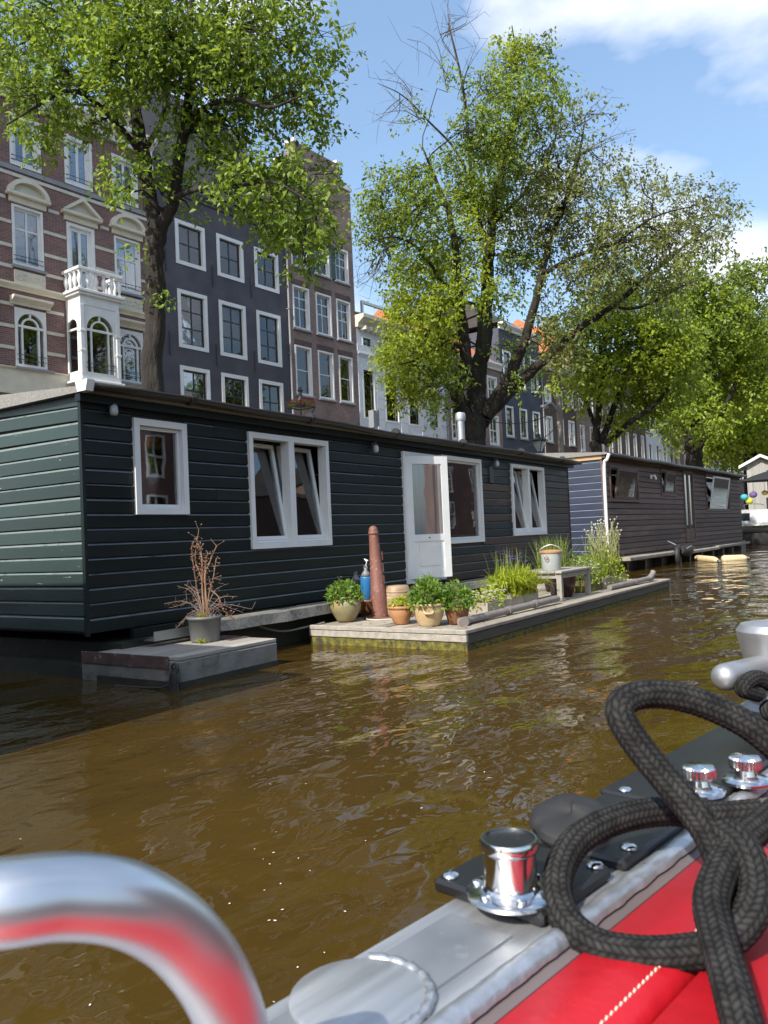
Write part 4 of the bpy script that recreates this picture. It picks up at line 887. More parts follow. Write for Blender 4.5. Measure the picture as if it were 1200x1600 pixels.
# small tufts low on its trunk
C_ = np.concatenate([at(*q)-np.array(T1)+rng.normal(size=(26, 3))*.13 for q in ((247,470,Z1-.25),(205,395,Z1-.5),(260,465,Z1-.3))]); n = len(C_)
link('sprouts', leaf_mesh('sprouts', C_, rng.normal(size=(n, 3))+np.array([0,0,-.5]), rng.normal(size=(n, 3))+np.array([0,-.3,1]), .12*rng.uniform(.6, 1.2, n), M['leafA']), t1)['kind'] = 'stuff'

# tree 2: the big forked elm
Z2 = 25.3
limbs = [[(736,690,Z2,.44),(737,655,Z2,.46)],
 [(726,655,Z2-.1,.26),(716,610,Z2-.4,.20),(727,565,Z2-.6,.18),(724,520,Z2-.8,.16),(716,450,Z2-1,.13),(712,390,Z2-1.2,.10),(700,330,Z2-1.3,.08),(680,280,Z2-1.5,.05),(660,230,Z2-1.6,.02)],
 [(742,655,Z2+.1,.32),(746,590,Z2+.2,.27),(756,530,Z2+.3,.24),(760,470,Z2+.4,.21),(763,410,Z2+.4,.18),(770,350,Z2+.5,.14),(778,290,Z2+.5,.11),(796,230,Z2+.4,.09),(812,160,Z2+.3,.06),(806,90,Z2+.2,.04),(800,40,Z2+.2,.015)],
 [(757,650,Z2,.25),(790,600,Z2-.3,.19),(815,545,Z2-.5,.155),(831,490,Z2-.6,.125),(846,430,Z2-.6,.10),(862,370,Z2-.5,.08),(885,310,Z2-.4,.07),(905,240,Z2-.3,.04),(915,180,Z2-.2,.015)],
 [(752,660,Z2+.2,.24),(795,612,Z2+.5,.185),(850,562,Z2+.8,.15),(900,517,Z2+1,.12),(955,480,Z2+1.2,.09),(1015,430,Z2+1.4,.08),(1065,388,Z2+1.5,.05),(1120,350,Z2+1.6,.02)],
 [(765,400,Z2+.4,.10),(745,330,Z2+1,.08),(734,250,Z2+1.2,.06),(728,170,Z2+1.2,.05),(716,100,Z2+1.2,.035),(700,35,Z2+1.2,.012)],
 [(742,300,Z2+1,.05),(712,235,Z2+.6,.04),(670,190,Z2+.3,.03),(630,150,Z2+.1,.02),(590,130,Z2,.008)],
 [(720,480,Z2-.9,.08),(690,440,Z2-1.6,.06),(655,390,Z2-2.0,.045),(615,370,Z2-2.2,.03),(575,380,Z2-2.4,.012)],
 [(846,430,Z2-.6,.08),(900,400,Z2-1.2,.06),(960,380,Z2-1.6,.045),(1020,340,Z2-1.9,.03),(1090,320,Z2-2.0,.012)],
 [(728,545,Z2-.6,.08),(690,535,Z2-1.4,.055),(655,560,Z2-2,.035),(625,570,Z2-2.4,.015)],
 [(770,350,Z2+.5,.07),(820,300,Z2+.9,.055),(860,240,Z2+1.1,.04),(880,160,Z2+1.1,.02)],
 [(955,480,Z2+1.2,.06),(1000,480,Z2+.8,.045),(1060,450,Z2+.5,.03),(1110,430,Z2+.3,.012)]]
B = []
for (x, y, r, dn, mm) in [(600,300,.9,.8,'leafB'),(585,360,.9,.9,'leafB'),(625,350,.9,1,'leafB'),(640,270,.75,.7,'leafB'),(665,320,1.0,1.05,'leafB'),(640,430,.9,.9,'leafD'),(645,500,1.0,1.1,'leafD'),(655,555,1.0,1.25,'leafD'),(630,590,.65,1.1,'leafD'),(690,590,.7,1.1,'leafB'),(620,475,.6,.9,'leafD'),
    (705,255,.8,.8,'leafB'),(745,205,.9,.9,'leafB'),(700,130,.6,.22,'leafB'),(650,180,.7,.2,'leafB'),(800,100,1.0,1,'leafD'),(840,85,.8,.7,'leafB'),(826,160,1.1,1,'leafB'),(795,220,1.1,.9,'leafB'),(760,320,1.1,1,'leafD'),(720,380,1.0,1,'leafD'),(845,250,1.3,0.55,'leafC'),(895,190,1.0,0.33,'leafC'),
    (940,260,1.1,0.31,'leafC'),(880,330,1.3,0.58,'leafC'),(815,400,1.1,.9,'leafB'),(935,370,1.3,0.47,'leafC'),(1000,320,1.1,0.39,'leafC'),(1060,320,1.0,0.39,'leafC'),(1105,305,.9,0.39,'leafC'),(1130,350,.8,0.39,'leafC'),(1050,390,1.1,0.47,'leafC'),(985,440,1.2,0.55,'leafC'),(900,440,1.1,0.47,'leafC'),
    (780,470,.7,.7,'leafB'),(700,430,1.0,1,'leafD'),(855,500,.8,0.39,'leafC'),(1100,390,.9,0.47,'leafC'),(960,180,.5,0.16,'leafC'),(690,520,.8,1.1,'leafD'),(760,140,.7,.6,'leafB'),(800,600,.4,.4,'leafB'),(740,440,.7,.7,'leafD'),(1040,450,.9,0.55,'leafC'),(720,310,.9,.9,'leafD'),(770,250,1.0,.9,'leafD'),(690,640,.4,.5,'leafB'),(870,280,1.2,0.47,'leafC'),(920,310,1.2,0.47,'leafC'),(850,360,1.1,0.55,'leafC'),(980,380,1.1,0.47,'leafC'),(940,420,1.1,0.55,'leafC'),(1020,370,1.0,0.47,'leafC'),(1080,360,1.0,0.47,'leafC'),(1000,280,.8,0.31,'leafC'),(790,290,1.0,.8,'leafB'),(610,410,.6,.7,'leafB'),(820,330,1.0,0.62,'leafC'),(670,470,.8,1,'leafD'),(660,400,.8,.9,'leafB'),(860,130,.8,.6,'leafB'),(780,160,.7,.6,'leafB'),(620,540,.7,1.1,'leafD'),(690,480,.7,.9,'leafD'),(1140,330,.6,0.39,'leafC'),(640,620,.5,1,'leafD'),(670,620,.5,1,'leafD'),(612,560,.6,1.1,'leafD'),(700,560,.6,1,'leafD'),(860,530,.8,0.47,'leafC'),(830,570,.6,.5,'leafB'),(890,550,.8,0.47,'leafC'),(790,540,.5,.5,'leafB'),(680,540,.8,1.1,'leafD')]:
    B.append((x, y, Z2+random.uniform(-2.6, 2.6), r, dn, mm))
d = ray(737, 690); p = EYEP+d*Z2; T2_ = (float(p[0]), float(p[1]), 1.05)
t2 = tree(T2_, limbs, B, 96, .134, 'big forked elm with a half-bare top behind the near houseboat', 'leafB', bark='bark', trunk_r=.55, twr=.014, spr=.62)
# bare twigs at the top and left of it
bt = MB(); o = np.array(T2_)
for (a, b, c, d_) in [(700,130,640,60),(715,100,690,20),(720,150,752,60),(640,155,585,110),(630,150,590,190),(660,185,600,170),(690,60,740,15),(705,60,700,10),(900,200,950,150),(905,240,985,220),(600,400,560,440),(615,372,570,430),(590,400,565,460),(650,180,612,120),(728,170,770,120)]:
    for k in range(3):
        p0 = at(a+random.uniform(-6,6), b+random.uniform(-6,6), Z2+random.uniform(-1,1)); p1 = at(c+random.uniform(-18,18), d_+random.uniform(-18,18), Z2+random.uniform(-1.5,1.5))
        path = smoothpath([p0-o, (p0*.5+p1*.5)-o+rng.normal(size=3)*.15, p1-o], 4); bt.tube(path, list(np.linspace(.016, .004, len(path))), 4, False)
        for q in path[2::2]: bt.tube([q, q+rng.normal(size=3)*.3], [.007, .003], 3, False)
bt.build('bare_twigs', M['bark2'], t2)['kind'] = 'stuff'
# tree 3: many-stemmed tree behind the second houseboat
Z3 = 34
limbs = [[(932,712,Z3,.22),(930,690,Z3,.22)], [(930,690,Z3,.16),(936,640,Z3,.13),(940,590,Z3-.3,.10),(938,540,Z3-.5,.06)], [(940,692,Z3,.15),(958,640,Z3+.3,.12),(975,590,Z3+.5,.09),(985,540,Z3+.7,.05)],
 [(945,695,Z3,.14),(985,660,Z3-.4,.11),(1020,635,Z3-.7,.08),(1050,600,Z3-.9,.04)], [(940,690,Z3,.12),(920,640,Z3+.4,.08),(905,590,Z3+.6,.05),(895,540,Z3+.6,.03)]]
B = [(x, y, Z3+random.uniform(-2, 2), r, dn, mm) for (x, y, r, dn, mm) in [(905,560,1.1,.55,'leafB'),(940,520,1.3,.8,'leafB'),(950,580,1.3,.9,'leafD'),(990,540,1.5,.9,'leafB'),(1000,600,1.3,1,'leafD'),(1030,570,1.3,1,'leafD'),(970,640,1.0,.9,'leafD'),(920,620,.9,.6,'leafD'),(1010,480,1.5,.8,'leafB'),(940,460,1.3,.7,'leafB'),(960,665,.6,.7,'leafD'),(890,620,.5,.3,'leafE'),(1040,520,1.4,.9,'leafB'),(870,590,.9,.5,'leafD'),(880,520,1.1,.7,'leafB'),(930,590,1.2,.9,'leafE'),(985,575,1.3,1,'leafE'),(1050,560,1.4,1,'leafE'),(1015,640,1.0,1,'leafE'),(960,500,1.4,.9,'leafD'),(1020,530,1.5,.9,'leafD'),(910,500,1.1,.8,'leafB'),(1060,600,1.2,1,'leafE'),(980,450,1.3,.8,'leafB')]]
p = at(935, 712, Z3); tree((float(p[0]), float(p[1]), 1.05), limbs, B, 44, .20, 'many-stemmed tree rising behind the near end of the brown houseboat', 'leafB', trunk_r=.3, twr=.015, spr=.75)
# tree 4 and beyond
Z4 = 46
limbs = [[(1085,720,Z4,.45),(1084,690,Z4,.42)], [(1084,692,Z4,.36),(1090,640,Z4,.28),(1098,590,Z4,.22),(1110,530,Z4,.16),(1120,470,Z4,.1)], [(1086,695,Z4,.26),(1112,670,Z4-.5,.2),(1130,640,Z4-.9,.14),(1150,600,Z4-1.2,.07)], [(1084,690,Z4,.22),(1060,640,Z4+.5,.16),(1045,590,Z4+.9,.10),(1030,520,Z4+1,.05)]]
B = [(x, y, Z4+random.uniform(-3, 3), r, dn, mm) for (x, y, r, dn, mm) in [(1045,640,1.5,1.1,'leafE'),(1075,620,1.7,1.2,'leafE'),(1105,630,1.5,1.1,'leafE'),(1060,670,1.1,1.1,'leafE'),(1110,665,1.1,1,'leafE'),(1030,610,1.3,1,'leafE'),(1080,580,1.7,1,'leafE'),(1120,590,1.5,.9,'leafD'),(1090,520,2,.9,'leafB'),(1130,500,2,.9,'leafB'),(1060,500,2,.8,'leafB'),(1110,440,1.9,.7,'leafB'),(1150,460,1.8,.8,'leafB'),(1140,550,1.7,.9,'leafD'),(1060,440,1.6,.6,'leafB'),(1180,440,1.8,.8,'leafB'),(1190,500,1.8,.9,'leafB'),(1160,510,2,1,'leafD'),(1120,540,2,1,'leafE'),(1180,560,2,1,'leafE'),(1150,600,1.8,1,'leafE'),(1090,480,2,.9,'leafD'),(1190,610,1.8,1,'leafE'),(1040,570,1.6,1,'leafD'),(1070,540,1.8,1,'leafD')]]
p = at(1086, 720, Z4); tree((float(p[0]), float(p[1]), 1.05), limbs, B, 26, .27, 'thick-trunked elm with bright yellow-green leaves over the brown houseboat', 'leafE', trunk_r=.6, twr=.02, spr=.95)
Z5 = 58
limbs = [[(1172,735,Z5,.4),(1172,700,Z5,.36)], [(1172,700,Z5,.3),(1160,660,Z5,.2),(1150,610,Z5,.13),(1148,550,Z5,.06)], [(1173,700,Z5,.28),(1190,650,Z5,.2),(1200,600,Z5,.14),(1205,530,Z5,.06)]]
B = [(x, y, Z5+random.uniform(-4, 4), r, dn, mm) for (x, y, r, dn, mm) in [(1150,690,2,1.1,'leafD'),(1185,690,2,1.2,'leafD'),(1165,650,2.4,1.2,'leafD'),(1200,650,2.2,1.1,'leafD'),(1180,600,2.6,1.1,'leafE'),(1150,620,2.2,1,'leafD'),(1200,560,2.6,1,'leafD'),(1230,620,2.6,1,'leafD'),(1175,540,2.2,.9,'leafD'),(1120,700,1.6,1,'leafD'),(1230,690,2.4,1,'leafD'),(1240,540,2.4,1,'leafD'),(1140,665,1.6,1.1,'leafD')]]
p = at(1172, 735, Z5); tree((float(p[0]), float(p[1]), 1.05), limbs, B, 15, .34, 'deep green tree behind the pale gabled shed boat', 'leafB', trunk_r=.5, twr=.025, spr=1.2)
Z6 = 80
limbs = [[(1215,745,Z6,.4),(1215,700,Z6,.36)], [(1215,700,Z6,.3),(1205,640,Z6,.2),(1200,580,Z6,.1)], [(1216,700,Z6,.3),(1240,640,Z6,.2),(1250,580,Z6,.1)]]
B = [(x, y, Z6+random.uniform(-4, 4), r, dn) for (x, y, r, dn) in [(1190,700,3,1),(1230,690,3.4,1),(1200,650,3.4,1),(1240,630,3.6,1),(1210,590,3.6,1),(1160,690,2.6,1),(1270,680,3.4,1),(1110,700,2.4,1),(1060,690,2,.8)]]
p = at(1215, 745, Z6); tree((float(p[0]), float(p[1]), 1.05), limbs, B, 10, .42, 'last tree of the row, at the right edge behind the deep green one', 'leafC', trunk_r=.5, twr=.03, spr=1.4)
# ------------------------------------------------------------------ floating platforms
RF = empty('garden_raft', (-3.70, 7.0, 0), R_(90-1.0), 'long grey timber raft planted with pots, moored along the black-green houseboat', 'raft')
RL, RW, RZ = 7.45, 1.95, .20      # local x along the canal, y towards the houseboat
for i in range(12):
    y0 = i*RW/12; segs = [(0, 2.6+random.uniform(-.6,.6)), None]; c = segs[0][1]
    for (a, b) in ((.03, c), (c+.006, RL-.03)):
        dz = random.uniform(-.006, .004); MB().cbox(a, b, y0+.004, y0+RW/12-.005, RZ-.03+dz, RZ+dz, .004).build('deck_plank', M['plank'], RF)
for (y0, z0, z1, nm, m_) in ((-.035,.165,.205,'edge_beam','plank'), (-.02,.06,.162,'edge_beam','wetshadewood'), (-.005,-.12,.058,'algae_beam','algae')):
    MB().cbox(-.03-y0*.3, RL, y0, y0+.05, z0, z1, .006).build(nm, M[m_], RF)
for (x0, z0, z1, nm, m_) in ((-.035,.160,.208,'end_beam','plank2'), (-.028,.085,.157,'end_beam','plank2'), (-.015,-.12,.083,'algae_beam','algae')):
    MB().cbox(x0, x0+.05, -.032, RW, z0, z1, .006).build(nm, M[m_], RF)
MB().cbox(RL-.02, RL+.03, -.03, RW, -.1, .205, .006).build('end_beam', M['plank'], RF); MB().box(.05, RL-.05, .06, RW-.02, -.25, .16).build('float_body', M['gutter'], RF)

SP_ = empty('concrete_stage', (-4.98, 4.50, 0), R_(90), 'small concrete landing stage carrying the grey plant pot, below the near corner', 'stage')
SW, SL, SZ = 1.05, 1.20, .25
bd = MB().cbox(0, SL, 0, SW+.22, -.3, SZ-.03, .015); bd.build('concrete_block', M['concrete'], SP_)
for i in range(7): MB().cbox(.01, SL-.01, .005+i*SW/7, (i+1)*SW/7-.004, SZ-.028, SZ+random.uniform(-.003,.003), .003).build('deck_plank', M['plank2'], SP_)
MB().cbox(-.012, -.001, .12, SW+.2, .15, SZ+.003, .003).build('steel_edge', M['redsteel'], SP_)
MB().box(-.004, SL+.004, -.004, SW, -.3, .05).build('algae_band', M['shadealgae'], SP_); MB().box(SL-.25, SL+.02, .35, SW, SZ, SZ+.006).build('rust_strip', M['redsteel'], SP_)
# chain hanging off its corner
ch = empty('mooring_chain', (-4.96, 4.46, 0), 0, 'dark rope and chain bundle hanging at the concrete stage corner', 'mooring chain')
for k in range(5):
    p = smoothpath([(0,0,.20),(-.015+.02*k-.03,-.03,.12),(-.03+.02*k-.02,-.035,.02),(-.02+.015*k,-.03,-.08)], 4); MB().tube(p, .012, 6).build('strand', M['rubber'], ch, smooth=True)
MB().tube(smoothpath([(-.02,-.03,.06),(-.16,-.04,.015),(-.4,-.05,.004),(-.7,-.06,.002)], 5), .01, 6).build('trailing_rope', M['rubber'], ch, smooth=True)
tor = MB(); tor.tube([(.0+.035*math.cos(t), -.03, .17+.045*math.sin(t)) for t in np.linspace(0, 2*math.pi, 13)], .010, 6, False); tor.build('shackle', M['iron'], ch)

# ------------------------------------------------------------------ plants
def blades(n, base_r, h, spread, wd, mat, c=(0,0,0), droop=.5, seed=0, name='leaves'):
    """strap leaves arching from a clump"""
    r = np.random.default_rng(seed); mb = MB()
    for i in range(n):
        a = r.uniform(0, 2*math.pi); q = r.uniform(0, base_r); H = h*r.uniform(.55, 1.05); sp = spread*r.uniform(.25, 1.0); w_ = wd*r.uniform(.7, 1.2)
        ca, sa = math.cos(a), math.sin(a); bx, by = c[0]+q*math.cos(a*3+i), c[1]+q*math.sin(a*3+i); vs = []
        for t in (0, .35, .65, .88, 1.0):
            d = sp*t**1.6; z = H*(t-droop*t**3.2*sp/(spread+1e-6)); ww = w_*(1-t**2.2)*.5+.0008
            vs += [(bx+ca*d-sa*ww, by+sa*d+ca*ww, c[2]+z), (bx+ca*d+sa*ww, by+sa*d-ca*ww, c[2]+z)]
        mb.add(vs, [(2*k, 2*k+1, 2*k+3, 2*k+2) for k in range(4)])
    return mb
def bush_leaves(n, rx, ry, rz, c, leaf, mat, parent, name='leaves', shell_=.45, up=.6):
    d = rand_unit(n); d[:, 2] = np.abs(d[:, 2])*1.1-.1; rr = shell_+(1-shell_)*rng.random((n, 1))**.5; P = d*rr*np.array([rx, ry, rz])+np.array(c)
    P += rng.normal(size=(n, 3))*.012
    D_ = d*.8+rng.normal(size=(n, 3))*.7+np.array([0,0,.25]); Nn = rng.normal(size=(n, 3))*.6+np.array([0,-.3,up])
    return link(name, leaf_mesh(name, P, D_, Nn, leaf*rng.uniform(.6, 1.3, n), M[mat], wide=.62), parent)
def stems(n, rx, ry, h, c, r, mat, parent, name='stems', lean=.3):
    mb = MB()
    for i in range(n):
        a = random.uniform(0, 6.28); q = random.random()**.5; x, y = q*rx*math.cos(a), q*ry*math.sin(a)
        mb.tube([(c[0]+x*.3, c[1]+y*.3, c[2]), (c[0]+x*.7, c[1]+y*.7, c[2]+h*.55), (c[0]+x, c[1]+y, c[2]+h*random.uniform(.75, 1.0))], [r, r*.8, r*.5], 4, False)
    return mb.build(name, M[mat], parent)
def flowers(n, rx, ry, z0, z1, c, size, mat, parent, name='flowers'):
    mb = MB()
    for i in range(n):
        a = random.uniform(0, 6.28); q = random.random()**.5; x, y, z = c[0]+q*rx*math.cos(a), c[1]+q*ry*math.sin(a), c[2]+random.uniform(z0, z1); s = size*random.uniform(.6, 1.2)
        for k in range(4):
            b = k*1.571+random.random(); mb.add([(x,y,z),(x+s*math.cos(b-.5),y+s*math.sin(b-.5),z+s*.4),(x+s*1.3*math.cos(b),y+s*1.3*math.sin(b),z+s*.15),(x+s*math.cos(b+.5),y+s*math.sin(b+.5),z+s*.4)], [(0,1,2,3)])
    o = mb.build(name, M[mat], parent); o['kind'] = 'stuff'; return o
DZ = .202
def pot(name, px, py, prof, mat, label, soil_r, soil_z, cat='plant pot', n=28, lug=False, z=DZ, pos=None, rings=None, group=None):
    p = pos if pos is not None else onz(px, py, z); r = empty(name, (p[0], p[1], z), random.uniform(0, 3), label, cat, group)
    MB().lathe(prof, n).build('pot_body', M[mat], r, smooth='all'); MB().lathe([(soil_r, soil_z-.01), (soil_r*.5, soil_z), (0, soil_z+.004)], 16).build('soil', M['soil'], r)
    return r
# shift helper: pixel base point is the near rim of the base; push the centre back by the radius
def base(px, py, r, z=DZ):
    p = onz(px, py, z); d = ray(px, py)[:2]; d = d/np.linalg.norm(d); return (p[0]+d[0]*r, p[1]+d[1]*r, z)
def thick(prof_out, t=.014, inner_z=.03):
    o = list(prof_out); zt = o[-1][1]; rt = o[-1][0]; return o+[(rt-t, zt), (rt-t*1.2, zt-.05)]
b_ = base(541, 972, .10)
u = pot('glazed_urn', 0, 0, thick([(.0,0),(.095,0),(.11,.02),(.155,.10),(.178,.17),(.17,.22),(.14,.255),(.138,.265),(.155,.275),(.158,.285)]), 'urn', 'bellied mottled glazed urn with leafy herb, left of the iron bollard', .138, .265, pos=b_)
bush_leaves(620, .21, .21, .22, (0,0,.25), .052, 'herb', u); stems(16, .15, .15, .2, (0,0,.26), .004, 'seedstem', u); flowers(6, .16, .16, .22, .3, (0,0,.22), .012, 'whiteflower', u)
b_ = base(627, 976, .075)
u = pot('terracotta_pot', 0, 0, thick([(.0,0),(.072,0),(.08,.01),(.118,.09),(.132,.155),(.128,.165),(.142,.17),(.145,.198)]), 'terra', 'small orange terracotta pot with low pale shoots, right of the iron bollard', .125, .175, pos=b_)
bush_leaves(210, .12, .12, .085, (0,0,.19), .040, 'lime', u)
b_ = base(671, 979, .105)
u = pot('buff_clay_pot', 0, 0, thick([(.0,0),(.105,0),(.112,.015),(.15,.09),(.166,.17),(.163,.205),(.172,.21),(.176,.235)]), 'creampot', 'large buff clay pot with a lug handle and dense mint-like herb, front of the raft', .155, .215, pos=b_)
bush_leaves(950, .20, .20, .29, (0,0,.22), .050, 'herb', u); stems(26, .16, .16, .28, (0,0,.22), .004, 'seedstem', u)
dv = np.array([-b_[0], -b_[1]]); dv = dv/np.linalg.norm(dv); hx, hy = dv*.165
la = math.atan2(dv[1], dv[0])-u.rotation_euler[2]
MB().tube([(.165*math.cos(la+q), .165*math.sin(la+q), .15-.01*math.cos(q*9)) if abs(q) > .25 else (.182*math.cos(la+q), .182*math.sin(la+q), .14) for q in np.linspace(-.3, .3, 7)], .012, 8).build('lug_handle', M['creampot'], u, smooth=True)
b_ = base(715, 976, .09)
u = pot('brown_glazed_pot', 0, 0, thick([(.0,0),(.088,0),(.095,.012),(.122,.10),(.135,.17),(.133,.185),(.142,.19),(.144,.205)]), 'brownpot', 'red-brown glazed pot with bushy herb, rightmost of the front pots', .122, .185, pos=b_)
bush_leaves(640, .19, .19, .25, (0,0,.19), .048, 'herb', u); stems(18, .15, .15, .24, (0,0,.19), .004, 'seedstem', u)
b_ = at(621, 952, 9.5); b_ = (b_[0], b_[1], DZ)
u = empty('stoneware_barrel', b_, .4, 'upturned streaked stoneware pot behind the small terracotta pot', 'pot'); MB().lathe([(.16,0),(.175,.05),(.178,.18),(.165,.30),(.145,.355),(.13,.37),(0,.372)], 28).build('body', M['barrel'], u, smooth='all'); MB().lathe([(.168,.29),(.172,.30),(.168,.31)], 28).build('rib', M['barrel'], u)
b_ = at(575, 955, 9.75); b_ = (b_[0], b_[1], DZ)
u = pot('brown_glazed_pot', 0, 0, thick([(.0,0),(.09,0),(.13,.10),(.14,.17),(.15,.18),(.15,.2)]), 'brownpot', 'brown pot half hidden behind the iron bollard, below the blue buoy', .125, .18, pos=b_)
def buoy(px, py, Z, h, r, m_, label, tilt):
    p = at(px, py, Z); o = empty('boat_fender', (p[0], p[1], p[2]), .5, label, 'fender'); o.rotation_euler = (R_(tilt), R_(tilt*.6), 0)
    MB().lathe([(0,0),(r*.6,.015),(r,.05),(r,h*.72),(r*.96,h*.76)], 20).build('body', M[m_], o, smooth='all'); MB().lathe([(r*.97,h*.755),(r*.62,h*.86),(r*.3,h*.92),(r*.28,h*.98),(0,h)], 20).build('nose', M['greyvinyl'], o, smooth='all')
    MB().tube([(r*.32*math.cos(t), 0, h*.99+r*.32*math.sin(t)) for t in np.linspace(0, 6.28, 11)], r*.12, 6, False).build('eye', M['greyvinyl'], o); return o
u = buoy(574, 945, 9.95, .47, .072, 'bluebuoy', 'bright blue boat fender standing behind the bollard, white cord on top', 4); MB().tube(smoothpath([(0,0,.48),(.02,0,.54),(-.02,.01,.57),(.03,.02,.55)], 4), .006, 5).build('cord', M['whiteflower'], u)
buoy(557, 942, 10.3, .38, .07, 'gutter', 'black boat fender with grey nose, behind the urn and beside the blue one', -3)
# iron street bollard
b_ = base(594, 967, .085)
u = empty('iron_bollard', b_, .2, 'tapered rust-red iron street bollard with a domed cap, standing on the raft', 'bollard'); u.rotation_euler = (R_(1.0), R_(-1.8), .2)
MB().lathe([(.0,0),(.102,0),(.104,.03),(.098,.06),(.092,.30),(.090,.31),(.090,.33),(.084,.34),(.058,.93),(.055,.99)], 24).build('post', M['rust'], u, smooth=True)
MB().lathe([(.055,.985),(.062,.99),(.062,1.01),(.055,1.015),(.056,1.03),(.046,1.065),(.025,1.085),(0,1.09)], 24).build('cap', M['rust'], u, smooth='all')
for k in range(3): MB().cbox(.088, .0945, -.012, .012, .40+.14*k, .50+.14*k, .002).build('cross_mark', M['rust'], u)
u = tag(MB().lathe([(.0,0),(.30,0),(.30,.012),(.28,.018),(0,.02)], 20).build('woven_mat', M['rustmat'], None, loc=(b_[0]+.05, b_[1]+.12, DZ-.001)), 'flat rusty brown mat under the iron bollard', 'mat')
# drain pipes lying on the raft edge
def drain(pts, r, label, elbow, cpl):
    P0 = np.array(pts[0]); o = empty('drain_pipe', P0, 0, label, 'pipe'); Q_ = [np.array(q)-P0 for q in pts]
    MB().tube(Q_, r, 14).build('pipe', M['pipe'], o, smooth=True); a, b = Q_[elbow[0]], Q_[elbow[1]]; d = (b-a)/np.linalg.norm(b-a)
    MB().tube(smoothpath([a-d*.10, a-d*-.02, a+np.array(elbow[2])*.5-d*.06, a+np.array(elbow[2])-d*.07], 4), r*1.18, 14).build('elbow', M['pipe'], o, smooth=True)
    for t in cpl: c = Q_[0]+(Q_[-1]-Q_[0])*t; MB().tube([c-(Q_[-1]-Q_[0])*.02, c+(Q_[-1]-Q_[0])*.02], r*1.2, 14).build('coupling', M['pipe'], o, smooth=True)
zp = DZ+.042
drain([(-3.90,7.42,zp),(-3.80,9.75,zp+.03)], .040, 'long grey drain pipe with an elbow, on the raft edge by the brown pot', (0,1,(.05,-.05,0)), (.42,.72))
drain([(-3.82,11.95,zp),(-3.70,13.75,zp+.02)], .040, 'shorter grey drain pipe at the far right end of the raft', (1,0,(.02,.08,.10)), (.6,))
# planter troughs
def trough(x0, y0, L_, W_, h, label, rot=-1, m_='plank'):
    o = empty('planter_trough', (x0, y0, DZ), R_(90+rot), label, 'planter')
    for nm, bx in (('side_board', (0,L_,0,.022,0,h)), ('side_board', (0,L_,W_-.022,W_,0,h)), ('end_board', (0,.022,.022,W_-.022,0,h)), ('end_board', (L_-.022,L_,.022,W_-.022,0,h))): MB().cbox(*bx, .004).build(nm, M[m_], o)
    MB().box(.022, L_-.022, .022, W_-.022, .0, h-.03).build('soil', M['soil'], o); return o
u = trough(-4.10, 8.35, .62, .30, .14, 'low grey planter trough of white-flowered plants beside the brown pot')
bush_leaves(420, .34, .18, .20, (.28,.15,.10), .042, 'lime', u); flowers(120, .34, .19, .04, .17, (.28,.12,.10), .018, 'whiteflower', u)
u = trough(-4.15, 9.10, .85, .34, .18, 'grey planter trough of lime-green iris blades with purple flowers')
for k, q in enumerate((.15,.4,.62)): blades(280, .18, .50, .46, .024, None, (q+.03, .13, .14), .75, k+3).build('leaves', M['lime'], u)
blades(60, .25, .62, .16, .010, None, (.45,.2,.14), .1, 9).build('tall_leaves', M['grassy'], u); flowers(40, .40, .16, .42, .58, (.5,.2,.12), .022, 'purpleflower', u); flowers(45, .25, .14, .08, .2, (-.05,.15,.12), .02, 'whiteflower', u); bush_leaves(260, .24, .18, .30, (-.02,.15,.12), .04, 'lime', u)
u = trough(-4.02, 11.55, .66, .36, .17, 'mossy planter box of mixed green herbs right of the little table', m_='algae')
bush_leaves(800, .42, .30, .42, (.3,.2,.14), .045, 'grassy', u); flowers(60, .3, .2, .12, .34, (.3,.12,.12), .02, 'whiteflower', u); flowers(26, .3, .2, .25, .5, (.1,.3,.12), .018, 'purpleflower', u); flowers(20, .3, .2, .15, .3, (.35,.1,.12), .02, 'yellow', u)
u = trough(-3.98, 12.28, 1.05, .36, .17, 'planter box with tall dry seed stalks near the far raft end')
for k, q in enumerate((.2,.5,.85)): blades(60, .12, .52, .22, .022, None, (q, .15, .12), .3, k+20).build('leaves', M['grassy'], u)
bush_leaves(900, .58, .30, .52, (.5,.18,.12), .045, 'lime', u); bush_leaves(350, .4, .25, .6, (.35,.3,.12), .05, 'grassy', u); st = MB(); hd = MB()
for k in range(46):
    x, y = random.uniform(.15,.95), random.uniform(.05,.32); H = random.uniform(.62,.95); lx = random.uniform(-.15,.25); p1 = (x+lx*.5, y+random.uniform(-.1,.1), .15+H*.6); p2 = (x+lx, y+random.uniform(-.15,.15), .15+H)
    st.tube([(x,y,.12), p1, p2], [.006,.005,.003], 4, False); hd.lathe([(0,-.018),(.012,-.005),(.013,.006),(0,.012)], 6, p2)
    for j in range(2): q = np.array(p1)+(np.array(p2)-np.array(p1))*random.uniform(.3,.9)+rng.normal(size=3)*.05; st.tube([p1, q], .003, 3, False); hd.lathe([(0,-.008),(.008,0),(0,.008)], 6, q)
st.build('seed_stalks', M['seedstem'], u); hd.build('seed_heads', M['seed'], u)['kind'] = 'stuff'
b_ = (-4.62, 11.75, DZ); u = pot('lavender_pot', 0, 0, thick([(0,0),(.12,0),(.16,.2),(.17,.22)]), 'darkpot', 'dark pot of tall upright lavender behind the table', .145, .2, pos=b_)
blades(320, .24, .68, .36, .012, None, (0,0,.2), .1, 31).build('leaves', M['grassy'], u); flowers(70, .26, .26, .38, .58, (0,0,.16), .013, 'purpleflower', u); bush_leaves(300, .3, .3, .42, (0,0,.18), .04, 'lime', u)
